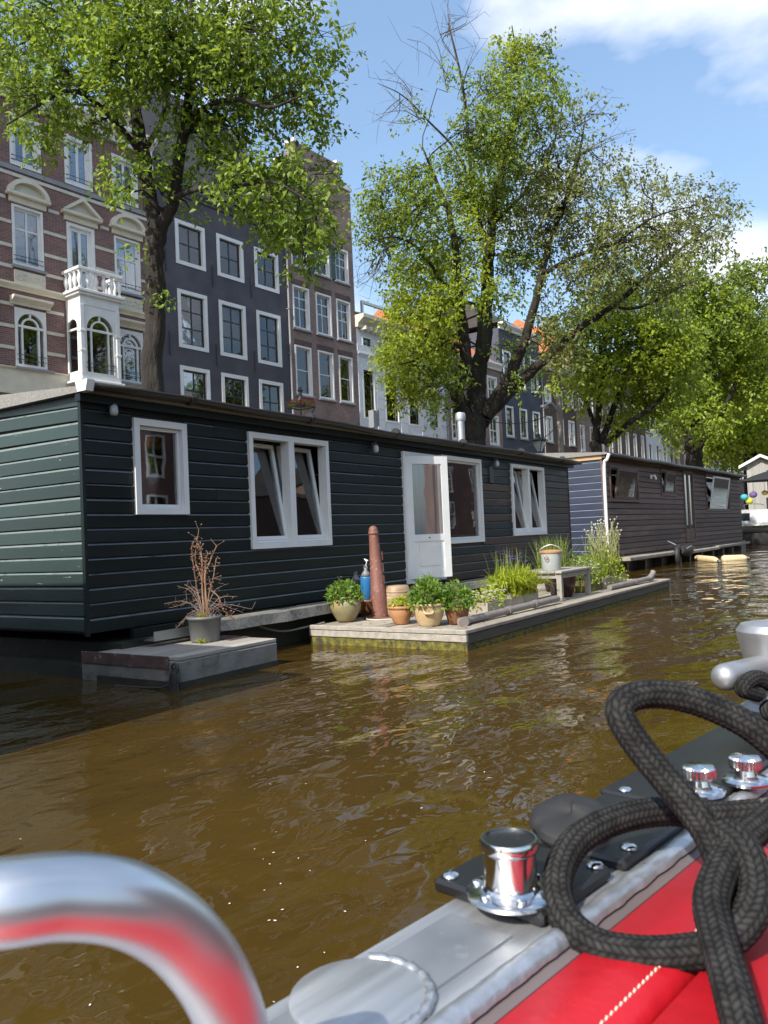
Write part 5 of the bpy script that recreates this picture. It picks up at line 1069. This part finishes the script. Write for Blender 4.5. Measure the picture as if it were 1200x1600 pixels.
# side table with bucket
tb = empty('garden_table', (-3.86, 10.08, DZ), R_(89), 'small weathered slatted wooden table carrying the lidded bucket', 'table')
TL, TW, TH = 1.10, .62, .40
for k in range(6): MB().cbox(-.03, TL+.03, k*TW/6-.02, (k+1)*TW/6-.028, TH-.03, TH, .004).build('slat', M['tablewood'], tb)
for (x, y) in ((0,0),(TL-.07,0),(0,TW-.10),(TL-.07,TW-.10)): MB().cbox(x, x+.07, y, y+.07, 0, TH-.03, .005).build('leg', M['tablewood'], tb)
MB().cbox(.07, TL-.07, .012, .035, TH-.10, TH-.032, .003).build('apron', M['tablewood'], tb); MB().cbox(.012, .035, .07, TW-.10, TH-.10, TH-.032, .003).build('apron', M['tablewood'], tb)
u = empty('lidded_bucket', (-4.12, 10.42, DZ+TH), .3, 'speckled grey enamel bucket with a wooden lid and wire handle, on the table', 'bucket')
MB().lathe([(0,0),(.122,0),(.127,.008),(.140,.22),(.146,.225),(.146,.235),(.136,.236)], 28).build('body', M['enamel'], u, smooth=True); MB().lathe([(0,.233),(.153,.233),(.157,.24),(.155,.255),(.10,.275),(0,.28)], 28).build('lid', M['lidwood'], u, smooth=True)
MB().tube(smoothpath([(-.16,0,.23),(-.12,0,.30),(0,0,.345),(.12,0,.30),(.16,0,.23)], 5), .005, 6).build('handle', M['steel'], u)
MB().tube([(.155*math.cos(-1.9)+.03*math.cos(t)*.9, .155*math.sin(-1.9)-.012, .165+.022*math.sin(t)) for t in np.linspace(0, 6.28, 11)], .005, 6, False).build('ear', M['rust'], u)
u = pot('dark_glazed_pot', 0, 0, thick([(0,0),(.11,0),(.17,.2),(.18,.34),(.19,.35)]), 'darkpot', 'big dark oxblood pot standing under the little table', .16, .33, pos=(-4.12, 10.85, DZ))
# grey pot with the dead plant, on the concrete stage
sz = SZ+.003; p = onz(321, 1004, sz); d = ray(321, 1004)[:2]; d = d/np.linalg.norm(d); b_ = (p[0]+d[0]*.12, p[1]+d[1]*.12, sz)
u = pot('grey_plant_pot', 0, 0, thick([(0,0),(.128,0),(.132,.008),(.152,.205),(.162,.208),(.165,.235)]), 'greypot', 'grey plastic pot holding a tall dead brown plant, on the concrete stage', .146, .20, pos=b_, z=sz)
u.rotation_euler = (0, 0, 0); rr_ = Vector((math.cos(YAW), math.sin(YAW), 0)); st = MB(); hd = MB(); tw = MB()
def P2(dx, h): return np.array(rr_)*dx + np.array([0, 0, .2+h])
for (pts) in [[(0,0),(-.02,.35),(-.05,.62),(-.06,.86)],[(0,0),(-.01,.3),(.01,.6),(-.04,.80)],[(.01,0),(.03,.4),(.06,.55),(.10,.72)],[(.02,0),(.05,.25),(.10,.42),(.12,.58)],[(-.02,0),(-.05,.3),(-.09,.55),(-.10,.72)],[(.02,0),(.04,.3),(.02,.5),(.05,.66)],[(.0,0),(.01,.2),(.0,.5),(-.02,.75)],[(.04,.3),(.12,.22),(.2,.1),(.26,.0)]]:
    pa = smoothpath([P2(a, b*.96)+np.array([0,0,0])+rng.normal(size=3)*.015 for a, b in pts], 5); st.tube(pa, list(np.linspace(.0075, .003, len(pa))), 5, False)
    for q in pa[6:]:
        for j in range(2): e = q+rng.normal(size=3)*.028+np.array([0,0,.012]); st.tube([q, e], [.003,.002], 3, False); hd.lathe([(0,-.007),(.008,0),(0,.008)], 5, e)
for k in range(24):
    sg = -1 if k % 2 else 1; a = random.uniform(.08,.27)*sg; h = random.uniform(-.08,.34); y = random.uniform(-.15,.15); m1 = P2(a*.45, h*.5+.09)+np.array([y*.4,y*.4,0]); e = P2(a, h)+np.array([y,y,0])
    pa = smoothpath([P2(0,.01), m1, e], 4); tw.tube(pa, list(np.linspace(.0036,.0014,len(pa))), 4, False)
    for q in pa[3:]:
        for j in range(2): tw.tube([q, q+rng.normal(size=3)*.03], .0012, 3, False)
st.build('dead_stems', M['stalk'], u); hd.build('seed_capsules', M['stalk'], u)['kind'] = 'stuff'; tw.build('dry_twigs', M['paletwig'], u); blades(46, .04, .11, .08, .010, None, tuple(P2(-.02, 0)), .5, 5).build('green_shoots', M['lime'], u)
blades(24, .03, .06, .09, .012, None, (.09,-.125,.005), .6, 6).build('weed', M['lime'], u)

# ------------------------------------------------------------------ quay furniture
def lantern(px, pyb, pyt, X_, label, flowers_=True):
    p = onx(px, pyb, X_); o = empty('street_lantern', (p[0], p[1], 1.05), .3, label, 'street lamp'); z = p[2]-1.05
    MB().lathe([(.12,0),(.12,.3),(.07,.4),(.05,z-.45),(.05,z-.35)], 12).build('post', M['iron'], o, smooth=True)
    c = MB()
    for k in range(4):
        a = k*math.pi/2+.4; c.tube([(.07*math.cos(a),.07*math.sin(a),z-.38),(.34*math.cos(a),.34*math.sin(a),z+.05)], .014, 5); a2 = a+math.pi/2
        c.tube([(.34*math.cos(a),.34*math.sin(a),z+.05),(.34*math.cos(a2),.34*math.sin(a2),z+.05)], .016, 5)
    c.build('cage', M['iron'], o)
    if flowers_:
        MB().lathe([(.10,.0),(.12,.06),(.10,.16),(.05,.24),(.04,.36),(.07,.40),(.03,.48),(0,.5)], 10, (0,0,z+.05)).build('cap', M['iron'], o, smooth=True)
        flowers(150, .38, .38, .03, .18, (0,0,z+.04), .035, 'redflower', o); bush_leaves(160, .33, .33, .12, (0,0,z+.06), .06, 'herb', o)
    else:
        MB().lathe([(.1,-.36),(.24,.0)], 4, (0,0,z)).build('glass', M['lampglass'], o); MB().lathe([(.26,.0),(.3,.04),(.14,.14),(.06,.18),(.06,.26),(0,.3)], 8, (0,0,z)).build('cap', M['iron'], o)
    return o
lantern(470, 640, 612, -11.75, 'iron street lantern crowned with red flowers, above the near houseboat roof')
lantern(842, 690, 672, -11.0, 'dark iron street lantern beside the tree, above the far end of the near roof', False)
p = onx(877, 700, -10.9); o = empty('utility_post', (p[0], p[1], 1.05), 0, 'plain grey timber post standing behind the two houseboats', 'post'); MB().cbox(-.09, .09, -.09, .09, 0, 5.15, .01).build('post', M['tablewood'], o)
MB().tube([(0,-.09,4.6),(-.1,-.5,4.9),(-.15,-1.0,4.75)], .03, 6).build('lamp_arm', M['steel'], o); MB().cbox(-.25, -.05, -1.3, -.95, 4.62, 4.72, .02).build('lamp_head', M['steel'], o)

# ------------------------------------------------------------------ far boats
_e = at(1156, 735, 44.5); _k = at(1192, 711, 44.5)
SH = empty('shed_boat', (_e[0]+.35, _e[1], 0), R_(0), 'pale boarded shed boat with a white gabled roof edge at the right edge', 'houseboat')
W3 = 2*(_k[0]-_e[0]-.35); gz = float(_k[2])-.06; ez = float(_e[2])+.12+.35*(gz-float(_e[2]))/(W3/2+.35)
for k in range(20):
    x0 = k*W3/20; x1 = x0+W3/20-.008; h0 = ez+(gz-ez)*(1-abs(x0-W3/2)/(W3/2)); h1 = ez+(gz-ez)*(1-abs(x1-W3/2)/(W3/2))
    MB().prism([(x0,.35),(x1,.35),(x1,h1-.05),(x0,h0-.05)], -.02, .02, axis=1).build('board', M['greyshed'], SH)
MB().box(0, W3, .03, 8, .3, ez-.02).build('wall', M['greyshed'], SH)
for sg in (0, 1):
    xa, xb = (-.35, W3/2) if sg == 0 else (W3+.35, W3/2); za = ez-.12
    MB().add([(xa,-.35,za),(xb,-.35,gz+.06),(xb,8.2,gz+.06),(xa,8.2,za),(xa,-.35,za-.16),(xb,-.35,gz-.10),(xb,8.2,gz-.1),(xa,8.2,za-.16)], [(0,1,2,3),(4,7,6,5),(0,4,5,1),(0,3,7,4),(3,2,6,7)]).build('roof_slope', M['white'], SH)
MB().box(-.1, W3+.1, -.1, 8.1, -.5, .34).build('hull', M['hullgrey'], SH); MB().box(.9, 1.9, -.06, -.02, .4, 2.4).build('door', M['tarp'], SH)
pp = at(1186, 748, 40.5); o = empty('parasol', (pp[0]+.4, pp[1], .34), 0, 'black open parasol in front of the pale shed boat', 'parasol'); hz = float(pp[2])-.34
MB().lathe([(1.45,hz-.12),(1.42,hz-.10),(.7,hz+.16),(.06,hz+.34),(0,hz+.36)], 8).build('canopy', M['tarp'], o); MB().tube([(0,0,0),(0,0,hz+.4)], .03, 8).build('pole', M['gutter'], o)
for k in range(8): a = k*math.pi/4; MB().tube([(0,0,hz+.30),(1.4*math.cos(a),1.4*math.sin(a),hz-.13)], .012, 5).build('rib', M['gutter'], o)
for (px, py, m_, lb, rr2) in ((1163,777,'teal','teal paper lantern, leftmost on the string by the shed boat',.19), (1177,773,'violet','violet paper lantern between the teal and yellow ones',.19), (1170.5,783,'yelgreen','lime-yellow paper lantern hanging lowest under the shed eave',.19), (1195,770,'yellow','pale yellow paper lantern nearest the picture edge',.15)):
    pp = at(px, py, 40.2); o = empty('paper_lantern', pp, 0, lb, 'lantern', 'paper lanterns on a string'); MB().lathe([(rr2*math.sin(t)+.002, -rr2*.85*math.cos(t)) for t in np.linspace(0.05, math.pi-.05, 9)], 14).build('shade', M[m_], o, smooth='all'); MB().tube([(0,0,rr2*.8),(.02,0,1.0)], .006, 4).build('cord', M['tarp'], o)
_c = at(1188, 845, 38.5)
CB = empty('cabin_cruiser', (_c[0], _c[1], 0), R_(64), 'small white cabin cruiser with a dark grey hull beyond the brown houseboat', 'boat')
def hullsec(mb, secs, n=9):
    vs = []
    for (y, w_, zk, zs) in secs:
        for k in range(n): t = -1+2*k/(n-1); vs.append((w_*np.sign(t)*abs(t)**.55+.9, y, zk+(zs-zk)*abs(t)**1.6))
    m = len(secs); mb.add(vs, [(i*n+k, i*n+k+1, (i+1)*n+k+1, (i+1)*n+k) for i in range(m-1) for k in range(n-1)]+[tuple(range(n))]+[tuple((m-1)*n+k for k in range(n-1,-1,-1))]); return mb
hullsec(MB(), [(-.8,.12,.1,.62),(-.3,.55,-.15,.58),(.6,.95,-.3,.55),(3,1.1,-.35,.5),(6,1.0,-.3,.5)]).build('hull', M['hullgrey'], CB, smooth=True)
hullsec(MB(), [(-.82,.13,.60,1.12),(-.3,.58,.56,1.08),(.6,1.0,.53,1.02),(3,1.14,.5,.98),(6,1.03,.5,.98)]).build('topside', M['boatwhite'], CB, smooth=True)
MB().prism([(-.15,.84),(3.6,.84),(3.3,1.78),(.6,1.72)], .1, 1.7, axis=0).build('cabin', M['boatwhite'], CB); MB().add([(-.1,-.6,.93),(1.9,-.6,.93),(2.0,6,.86),(-.2,6,.86)], [(0,1,2,3)]).build('deck', M['boatwhite'], CB)
for (y0, y1) in ((.55,1.3),(1.5,2.3),(2.5,3.1)):
    for xx in (.085, 1.703): MB().box(xx, xx+.012, y0, y1, 1.18, 1.55).build('cabin_window', M['darkgreen'], CB)
for x0 in (.25, 1.0): MB().add([(x0,.14,1.15),(x0+.55,.14,1.15),(x0+.5,.47,1.55),(x0+.05,.47,1.55)], [(0,1,2,3)]).build('windscreen', M['glass2'], CB)
MB().tube(smoothpath([(.15,.8,1.72),(.15,.85,1.95),(.9,.9,2.0),(1.65,.85,1.95),(1.65,.8,1.72)], 4), .02, 6).build('rail', M['steel'], CB); MB().cbox(.3, 1.6, 2.9, 3.7, 1.72, 2.1, .08).build('folded_cover', M['tarp'], CB)
for (pa, pb, lb) in (((1088,873),(1122,876),'yellowed torpedo-shaped float nearer the tyre fender'), ((1128,874),(1168,872),'yellowed cylinder float at the end of the pair on the water')):
    a = onz(*pa, .05); b = onz(*pb, .05); o = empty('mooring_float', a, 0, lb, 'float', 'floats beside the brown houseboat'); v = b-a; L_ = np.linalg.norm(v); r = .12
    MB().tube([v*t for t in (0,.03,.1,.8,.9,1.0)], [.04,.10,r,r*.95,r*.7,.04], 14).build('body', M['float'], o, smooth='all'); MB().tube([v*1.0, v*1.06], .04, 8).build('eye', M['greyvinyl'], o)
p = onz(1068, 880, 0); o = empty('tyre_fender', (p[0]-.15, p[1], .22), R_(8), 'old tyre hung as a fender on the brown houseboat', 'tyre')
MB().tube([(0, .26*math.cos(t), .26*math.sin(t)) for t in np.linspace(0, 2*math.pi, 25)], .085, 10, False).build('tyre', M['rubber'], o, smooth=True); MB().tube([(0,.1,.3),(-.3,.2,.45)], .015, 6).build('rope', M['greyvinyl'], o)
o = empty('tarpaulin_bundle', (p[0]-.1, p[1]+.8, .32), 0, 'dark crumpled tarpaulin bundle above the tyre fender', 'tarpaulin'); mb = MB().lathe([(.02,-.16),(.24,-.12),(.32,0),(.22,.14),(.02,.19)], 14, wob=lambda k, n: 1+.16*math.sin(k*2.4)+.1*math.sin(k*5.1)); mb.v = [(x*.6, y*2.2, z+.03*math.sin(y*23)) for x, y, z in mb.v]; mb.build('cloth', M['tarp'], o, smooth='all')
MB().tube(smoothpath([(.15,-.5,.1),(.2,-.2,.16),(.18,.1,.14),(.2,.4,.05)], 4), .018, 6).build('lashing', M['greyvinyl'], o)
# cords and cables
o = empty('white_cord', (-5.20, 7.72, DZ), 0, 'loose white cord curled round the foot of the iron bollard', 'cord')
MB().tube(smoothpath([(-.15,-.02,.012),(-.05,-.13,.012),(.09,-.14,.010),(.20,-.06,.012),(.30,-.10,.010),(.26,.02,.010),(.42,-.02,.010)], 6), .008, 6).build('cord', M['seed'], o, smooth=True)
o = empty('mooring_line', (-5.62, 7.25, .21), 0, 'slack pale mooring line between the raft corner and the houseboat ledge', 'rope')
MB().tube(smoothpath([(0,0,0),(-.05,-.25,-.02),(-.14,-.6,-.03),(-.22,-1.0,.10),(-.28,-1.25,.20)], 6), .011, 6).build('line', M['pipe'], o, smooth=True)
for (pa, pb, sag, lb) in ((at(742,650,24.5), at(872,640,27.5), .35, 'thin overhead cable from the forked elm to the grey post'), (at(790,700,22), at(874,662,27.3), .25, 'lower thin cable running up to the grey post')):
    o = empty('overhead_cable', pa, 0, lb, 'cable'); v = np.array(pb)-np.array(pa); MB().tube([v*t+np.array([0,0,-4*sag*t*(1-t)]) for t in np.linspace(0, 1, 14)], .014, 5).build('cable', M['rubber'], o)
# leaf litter on the raft deck
lm = MB()
for k in range(130):
    x, y = random.uniform(-5.5,-3.75), random.uniform(7.1,14.0); s = random.uniform(.008,.022); a = random.random()*6.28
    lm.add([(x+s*math.cos(a),y+s*math.sin(a),DZ+.006),(x+s*.5*math.cos(a+1.6),y+s*.5*math.sin(a+1.6),DZ+.009),(x-s*math.cos(a),y-s*math.sin(a),DZ+.005),(x-s*.5*math.cos(a+1.6),y-s*.5*math.sin(a+1.6),DZ+.008)], [(0,1,2,3)])
o = lm.build('leaf_litter', M['soil']); o['kind'] = 'stuff'; o['label'] = 'dry brown leaf litter scattered on the raft planks'; o['category'] = 'leaf litter'
# drifting petals and bits on the water
pm = MB()
for k in range(48):
    if k < 24: x, y = onz(random.gauss(390, 70), random.gauss(1420, 60), 0)[:2]
    else: x, y = onz(random.uniform(0, 800), random.uniform(1070, 1590), 0)[:2]
    s = random.uniform(.002, .006)*(1.2 if y > 3 else .8); a = random.random()*6.28
    pm.add([(x+s*math.cos(a+q)*(1.4 if q in (0,math.pi) else .8), y+s*math.sin(a+q)*(1.4 if q in (0,math.pi) else .8), .004) for q in (0, 1.05, 2.1, math.pi, 4.2, 5.25)], [(0,1,2,3,4,5)])
o = pm.build('floating_petals', M['whiteflower']); o['kind'] = 'stuff'; o['label'] = 'tiny pale petals and bits drifting on the brown water'; o['category'] = 'petals'
# ------------------------------------------------------------------ our own boat in the foreground (local y along the gunwale)
GA = R_(9.8); GZ = .75
TB = empty('tour_boat', (0, 0, 0), -GA, 'aluminium boat gunwale with red upholstery in the foreground', 'boat')
def loc(p): x, y, z = p; return (x*math.cos(GA)-y*math.sin(GA), x*math.sin(GA)+y*math.cos(GA), z)
Y0, Y1 = -1.6, 2.6
gw = MB().prism([(-.574,GZ-.07),(-.576,GZ-.012),(-.566,GZ-.001),(-.436,GZ-.0),(-.436,GZ-.09)], Y0, Y1, axis=1); gw.build('gunwale', M['alu'], TB)
MB().box(-.545, -.468, .30, .66, GZ-.001, GZ+.0025).build('deck_strip', M['alumatte'], TB)
MB().box(-.57, -.44, Y0, Y1, GZ-.55, GZ-.072).build('hull_side', M['alumatte'], TB)
# weld bead along the inner edge
n = 420; vs = []; K = 7
for i in range(n+1):
    y = Y0+(Y1-Y0)*i/n; rp_ = 1+.035*math.sin(y*520)+.05*math.sin(y*97)+.03*math.sin(y*231)
    for k in range(K): a = math.pi*k/(K-1); vs.append((-.434+.0135*rp_*math.cos(a), y, GZ-.004+.011*rp_*math.sin(a)))
MB().add(vs, [(i*K+k, i*K+k+1, (i+1)*K+k+1, (i+1)*K+k) for i in range(n) for k in range(K-1)]).build('weld_bead', M['aluweld'], TB, smooth='all')
MB().box(-.4235, -.4085, Y0, Y1, GZ-.06, GZ-.007).build('seal_strip', M['sealant'], TB)
# red upholstery: padded coaming, piping seam, seat
pf = [(-.409,GZ-.05),(-.409,GZ-.012),(-.404,GZ-.004),(-.36,GZ-.0025),(-.338,GZ-.0045),(-.325,GZ-.006),(-.318,GZ-.012),(-.316,GZ-.022),(-.316,GZ-.06)]
MB().prism(pf, Y0, Y1, axis=1).build('coaming_pad', M['red'], TB, smooth='all')
pf = [(-.3155,GZ-.07),(-.3155,GZ-.018),(-.310,GZ-.009),(-.20,GZ-.018),(-.10,GZ-.05),(-.05,GZ-.09),(-.04,GZ-.2),(-.04,GZ-.34),(-.3155,GZ-.34)]
MB().prism(pf, Y0, Y1, axis=1).build('seat_back', M['red'], TB, smooth='all')
sm = MB()
for i in range(190):
    y = .05+i*.0085; sm.tube([(-.338, y, GZ-.0052), (-.338, y+.0028, GZ-.0030), (-.338, y+.0056, GZ-.0052)],   .0009, 5)
o = sm.build('stitching', M['thread'], TB); o['kind'] = 'stuff'
MB().box(-.04, .9, Y0, Y1, GZ-.42, GZ-.34).build('seat', M['greypot'], TB); MB().box(-.44, 1.6, Y0, Y1, -.1, .02).build('floor', M['greypot'], TB)
MB().box(1.55, 1.66, Y0, Y1, .0, GZ).build('far_side', M['alumatte'], TB)
# round welded plate
dc = loc(onz(560, 1562, GZ)); dm = MB().lathe([(.060,0),(.060,.002),(.057,.0035),(0,.004)], 36, (dc[0], dc[1], GZ+.0025)); dm.build('welded_disc', M['alu'], TB, smooth=True)
wb = MB(); wb.tube([(dc[0]+.0625*math.cos(t), dc[1]+.0625*math.sin(t), GZ+.003+.001*math.sin(t*40)) for t in np.linspace(-.9, 2.2, 40)], [.004+.0018*abs(math.sin(i*.9)) for i in range(40)], 7); wb.build('disc_weld', M['aluweld'], TB, smooth='all')
# black mounting pads with screws
def pad(x0, x1, y0, y1, t, screws):
    o = MB().cbox(x0, x1, y0, y1, GZ+.0005, GZ+t, .004).build('mounting_pad', M['blackplate'], TB)
    for (sx, sy) in screws: MB().lathe([(.0105,0),(.010,.003),(.006,.0058),(0,.006)], 14, (sx, sy, GZ+t-.0003)).build('screw', M['chrome'], o, smooth='all')
    return o
pad(-.594, -.452, .690, .838, .016, [(-.580,.705),(-.467,.703),(-.466,.825),(-.58,.826)])
pad(-.585, -.448, .862, 1.07, .014, [(-.462,.90),(-.465,1.03)])
pad(-.600, -.450, 1.085, 2.2, .012, [(-.566,1.10),(-.46,1.5)])
# chrome socket bollard on the first pad
bc = loc(onz(799, 1398, GZ+.016)); SB = MB().lathe([(.0,0),(.047,0),(.0475,.004),(.043,.0065),(.031,.008),(.0285,.011),(.0278,.044),(.0278,.046),(.0305,.048),(.0315,.051),(.0315,.057),(.030,.060),(.0278,.060),(.0278,.057)], 40, (bc[0], bc[1], GZ+.0162)); sb = SB.build('chrome_socket', M['chrome'], TB, smooth=True)
MB().lathe([(.0277,.0),(0,.0005)], 30, (bc[0], bc[1], GZ+.0162+.0575)).build('socket_cap', M['blackplate'], sb)
for a in (.8, 2.6): MB().lathe([(.003,0),(0,.0012)], 10, (bc[0]+.010*math.cos(a), bc[1]+.010*math.sin(a), GZ+.0162+.0577)).build('pin_hole', M['dark'], sb)
for k in range(6): a = k*math.pi/3+.35; MB().lathe([(.006,0),(.0055,.003),(.002,.0045),(0,.0045)], 12, (bc[0]+.038*math.cos(a), bc[1]+.038*math.sin(a), GZ+.0162+.0068)).build('screw', M['chrome'], sb, smooth='all')
# black scalloped lever cap
cc = loc(onz(890, 1302, GZ+.012)); mb = MB(); 
for (r, z) in ((.0,0),(.046,0),(.050,.006),(.050,.016),(.044,.024),(.030,.029),(0,.031)):
    pass
vs = []; prof = [(.048,0),(.052,.008),(.050,.018),(.042,.026),(.02,.031),(.0005,.032)]; n = 40
for (r, z) in prof:
    for k in range(n): a = 2*math.pi*k/n; q = r*(1-.10*max(0, math.cos(5*a))**3); vs.append((q*math.cos(a), q*1.05*math.sin(a), z+.008*math.sin(a+.6)*(z/.03)))
mb.add(vs, [(i*n+k, i*n+(k+1) % n, (i+1)*n+(k+1) % n, (i+1)*n+k) for i in range(len(prof)-1) for k in range(n)]); mb.build('lever_cap', M['rubber'], TB, smooth=True, loc=(cc[0], cc[1], GZ+.014), rot=(R_(6), R_(8), .4))
# knurled chrome knobs
for (px, py) in ((1094,1238), (1166,1222)):
    kc = loc(onz(px, py, GZ+.012)); kn = MB().lathe([(.0,0),(.034,0),(.035,.004),(.030,.008),(.016,.011),(.014,.020)], 28, (kc[0], kc[1], GZ+.0122)).build('knob_base', M['chrome'], TB, smooth=True)
    MB().lathe([(.014,.019),(.0215,.021),(.0225,.024),(.0225,.035),(.0205,.038),(.0,.040)], 60, (kc[0], kc[1], GZ+.0122), wob=lambda k, n: 1.03 if k % 2 else .97).build('knurled_knob', M['chrome'], kn)
# big cast bollard with cross bar
fb = loc(at(1222, 1095, 1.62)); CBm = MB().lathe([(.0,0),(.075,0),(.078,.01),(.060,.02),(.058,.05),(.066,.10),(.078,.155),(.079,.165),(.070,.178),(.02,.186),(0,.186)], 36, (fb[0], fb[1], GZ+.012)).build('mooring_bitt', M['alumatte'], TB, smooth=True)
e0 = np.array([fb[0], fb[1], GZ+.012+.095]); e1 = np.array(loc(at(1133, 1058, 1.52))); dv = (e1-e0)/np.linalg.norm(e1-e0)
MB().tube([e0, e1, e1+dv*.010, e1+dv*.018, e1+dv*.022], [.026,.026,.024,.016,.002], 20).build('cross_bar', M['alumatte'], CBm, smooth='all')
# grab rail
hp = [(-420,1470,.36),(-280,1432,.36),(-120,1416,.365),(0,1411,.37),(100,1400,.385),(190,1410,.40),(262,1446,.42),(312,1497,.435),(345,1552,.45),(366,1612,.465),(380,1680,.48),(388,1750,.49)]
HP = smoothpath([at(q[0], q[1], q[2]*1.17) for q in hp], 8); HP.append(HP[-1]+np.array([0,0,-.02]))
gr = empty('grab_rail', HP[-1], 0, 'bent aluminium tube grab rail close to the camera', 'grab rail'); gp0 = np.array(HP[-1])
MB().tube([p-gp0 for p in HP], .0234, 32).build('tube', M['tubealu'], gr, smooth='all')
# ------------------------------------------------------------------ braided mooring rope
def rope_mat():
    m = bpy.data.materials.new('braided_rope'); m.use_nodes = True; t = m.node_tree; L = t.links; b = t.nodes['Principled BSDF']; b.inputs['Roughness'].default_value = .85; b.inputs['Specular IOR Level'].default_value = .2
    a = t.nodes.new('ShaderNodeVertexColor'); a.layer_name = 'braid'; co = t.nodes.new('ShaderNodeTexCoord'); no = t.nodes.new('ShaderNodeTexNoise'); no.inputs['Scale'].default_value = 420; no.inputs['Detail'].default_value = 3; L.new(co.outputs['Object'], no.inputs[0])
    n2 = t.nodes.new('ShaderNodeTexNoise'); n2.inputs['Scale'].default_value = 60; L.new(co.outputs['Object'], n2.inputs[0])
    mu = t.nodes.new('ShaderNodeMath'); mu.operation = 'MULTIPLY'; L.new(a.outputs[0], mu.inputs[0]); L.new(n2.outputs[0], mu.inputs[1])
    r = t.nodes.new('ShaderNodeValToRGB'); r.color_ramp.elements[0].position = .12; r.color_ramp.elements[1].position = .62; r.color_ramp.elements[0].color = (.004,.004,.004,1); r.color_ramp.elements[1].color = (.040,.039,.038,1); L.new(mu.outputs[0], r.inputs[0]); L.new(r.outputs[0], b.inputs['Base Color'])
    bp = t.nodes.new('ShaderNodeBump'); bp.inputs['Strength'].default_value = .6; bp.inputs['Distance'].default_value = .001; L.new(no.outputs[0], bp.inputs['Height']); L.new(bp.outputs[0], b.inputs['Normal']); return m
M['rope'] = rope_mat()
RP = empty('mooring_rope', at(1120, 1300, .85), 0, 'thick black braided mooring rope looped over the gunwale', 'rope'); rp0 = np.array(at(1120, 1300, .85))
def rope(pts, r, name):
    P = smoothpath([np.array(p)-rp0 for p in pts], 40); seg = [0]
    for i in range(1, len(P)): seg.append(seg[-1]+np.linalg.norm(P[i]-P[i-1]))
    Ln = seg[-1]; st = max(20, int(Ln/.0012)); P = np.stack([np.interp(np.linspace(0, Ln, st), seg, [p[k] for p in P]) for k in range(3)], 1)
    n = 48; T = np.gradient(P, axis=0); T /= np.linalg.norm(T, axis=1, keepdims=True); nn = np.cross(T[0], [.1,.2,1.0]); vs = []; cols = []; fs = []
    th = np.arange(n)*2*math.pi/n
    for i in range(st):
        nn = nn-T[i]*(nn@T[i]); nn /= np.linalg.norm(nn); bb = np.cross(T[i], nn); u_ = i*Ln/st/.0120*math.pi   # braid pitch
        cv = th/(2*math.pi)*12; ci = np.floor(cv); vl = cv-ci; sg_ = np.where(ci % 2 == 0, 1.0, -1.0); ph = i*Ln/st/.0076 + sg_*vl*.85 + .25*(ci % 2)
        hh = (np.abs(np.sin(math.pi*ph))**.55)*(np.sin(math.pi*np.clip(vl, .02, .98))**.35)
        rr = r*(1+.085*(hh-.6)+.012*math.sin(i*.013)); vs.append(P[i]+(np.outer(np.cos(th)*rr, nn)+np.outer(np.sin(th)*rr, bb))); cols.append(hh)
    V = np.concatenate(vs); Cc = np.concatenate(cols)
    fs = [(i*n+k, i*n+(k+1) % n, (i+1)*n+(k+1) % n, (i+1)*n+k) for i in range(st-1) for k in range(n)]
    me = bpy.data.meshes.new(name); me.from_pydata(V.tolist(), [], fs); me.materials.append(M['rope']); ca = me.color_attributes.new('braid', 'FLOAT_COLOR', 'POINT')
    ca.data.foreach_set('color', np.repeat(Cc[:, None], 4, 1).astype(np.float32).ravel()); me.polygons.foreach_set('use_smooth', [True]*len(me.polygons)); me.update(); return link(name, me, RP)
RR = .0163
zz_ = lambda px, py, dz: onz(px, py, GZ+dz)
upper = [at(1145,1420,.80), at(1128,1350,.82), at(1095,1285,.85), at(1040,1218,.88), at(990,1155,.90), at(968,1110,.91), at(990,1088,.92), at(1045,1086,.93), at(1110,1104,.93), at(1175,1138,.92), at(1225,1185,.91), at(1240,1240,.89), at(1195,1285,.86), at(1145,1330,.81), at(1112,1400,.76), at(1120,1460,.72), at(1140,1530,.67), at(1165,1620,.62), at(1195,1720,.58)]
rope(upper, RR, 'upper_loop')
lower = [at(1190,1270,.96), at(1110,1275,.97), at(1040,1268,.96), at(965,1280,.93), at(902,1313,.89), at(872,1370,.85), at(880,1430,.81), at(925,1474,.775), at(990,1490,.755), at(1060,1490,.745), at(1120,1478,.74), at(1165,1440,.75), at(1182,1390,.77), at(1165,1330,.80), at(1130,1300,.83)]
rope(lower, RR, 'lower_loop')
tail = [at(1185,1085,1.50), at(1160,1075,1.48), at(1185,1060,1.5), at(1230,1090,1.52), at(1200,1110,1.50), at(1240,1130,1.5)]
rope(tail, .015, 'bitt_turns')
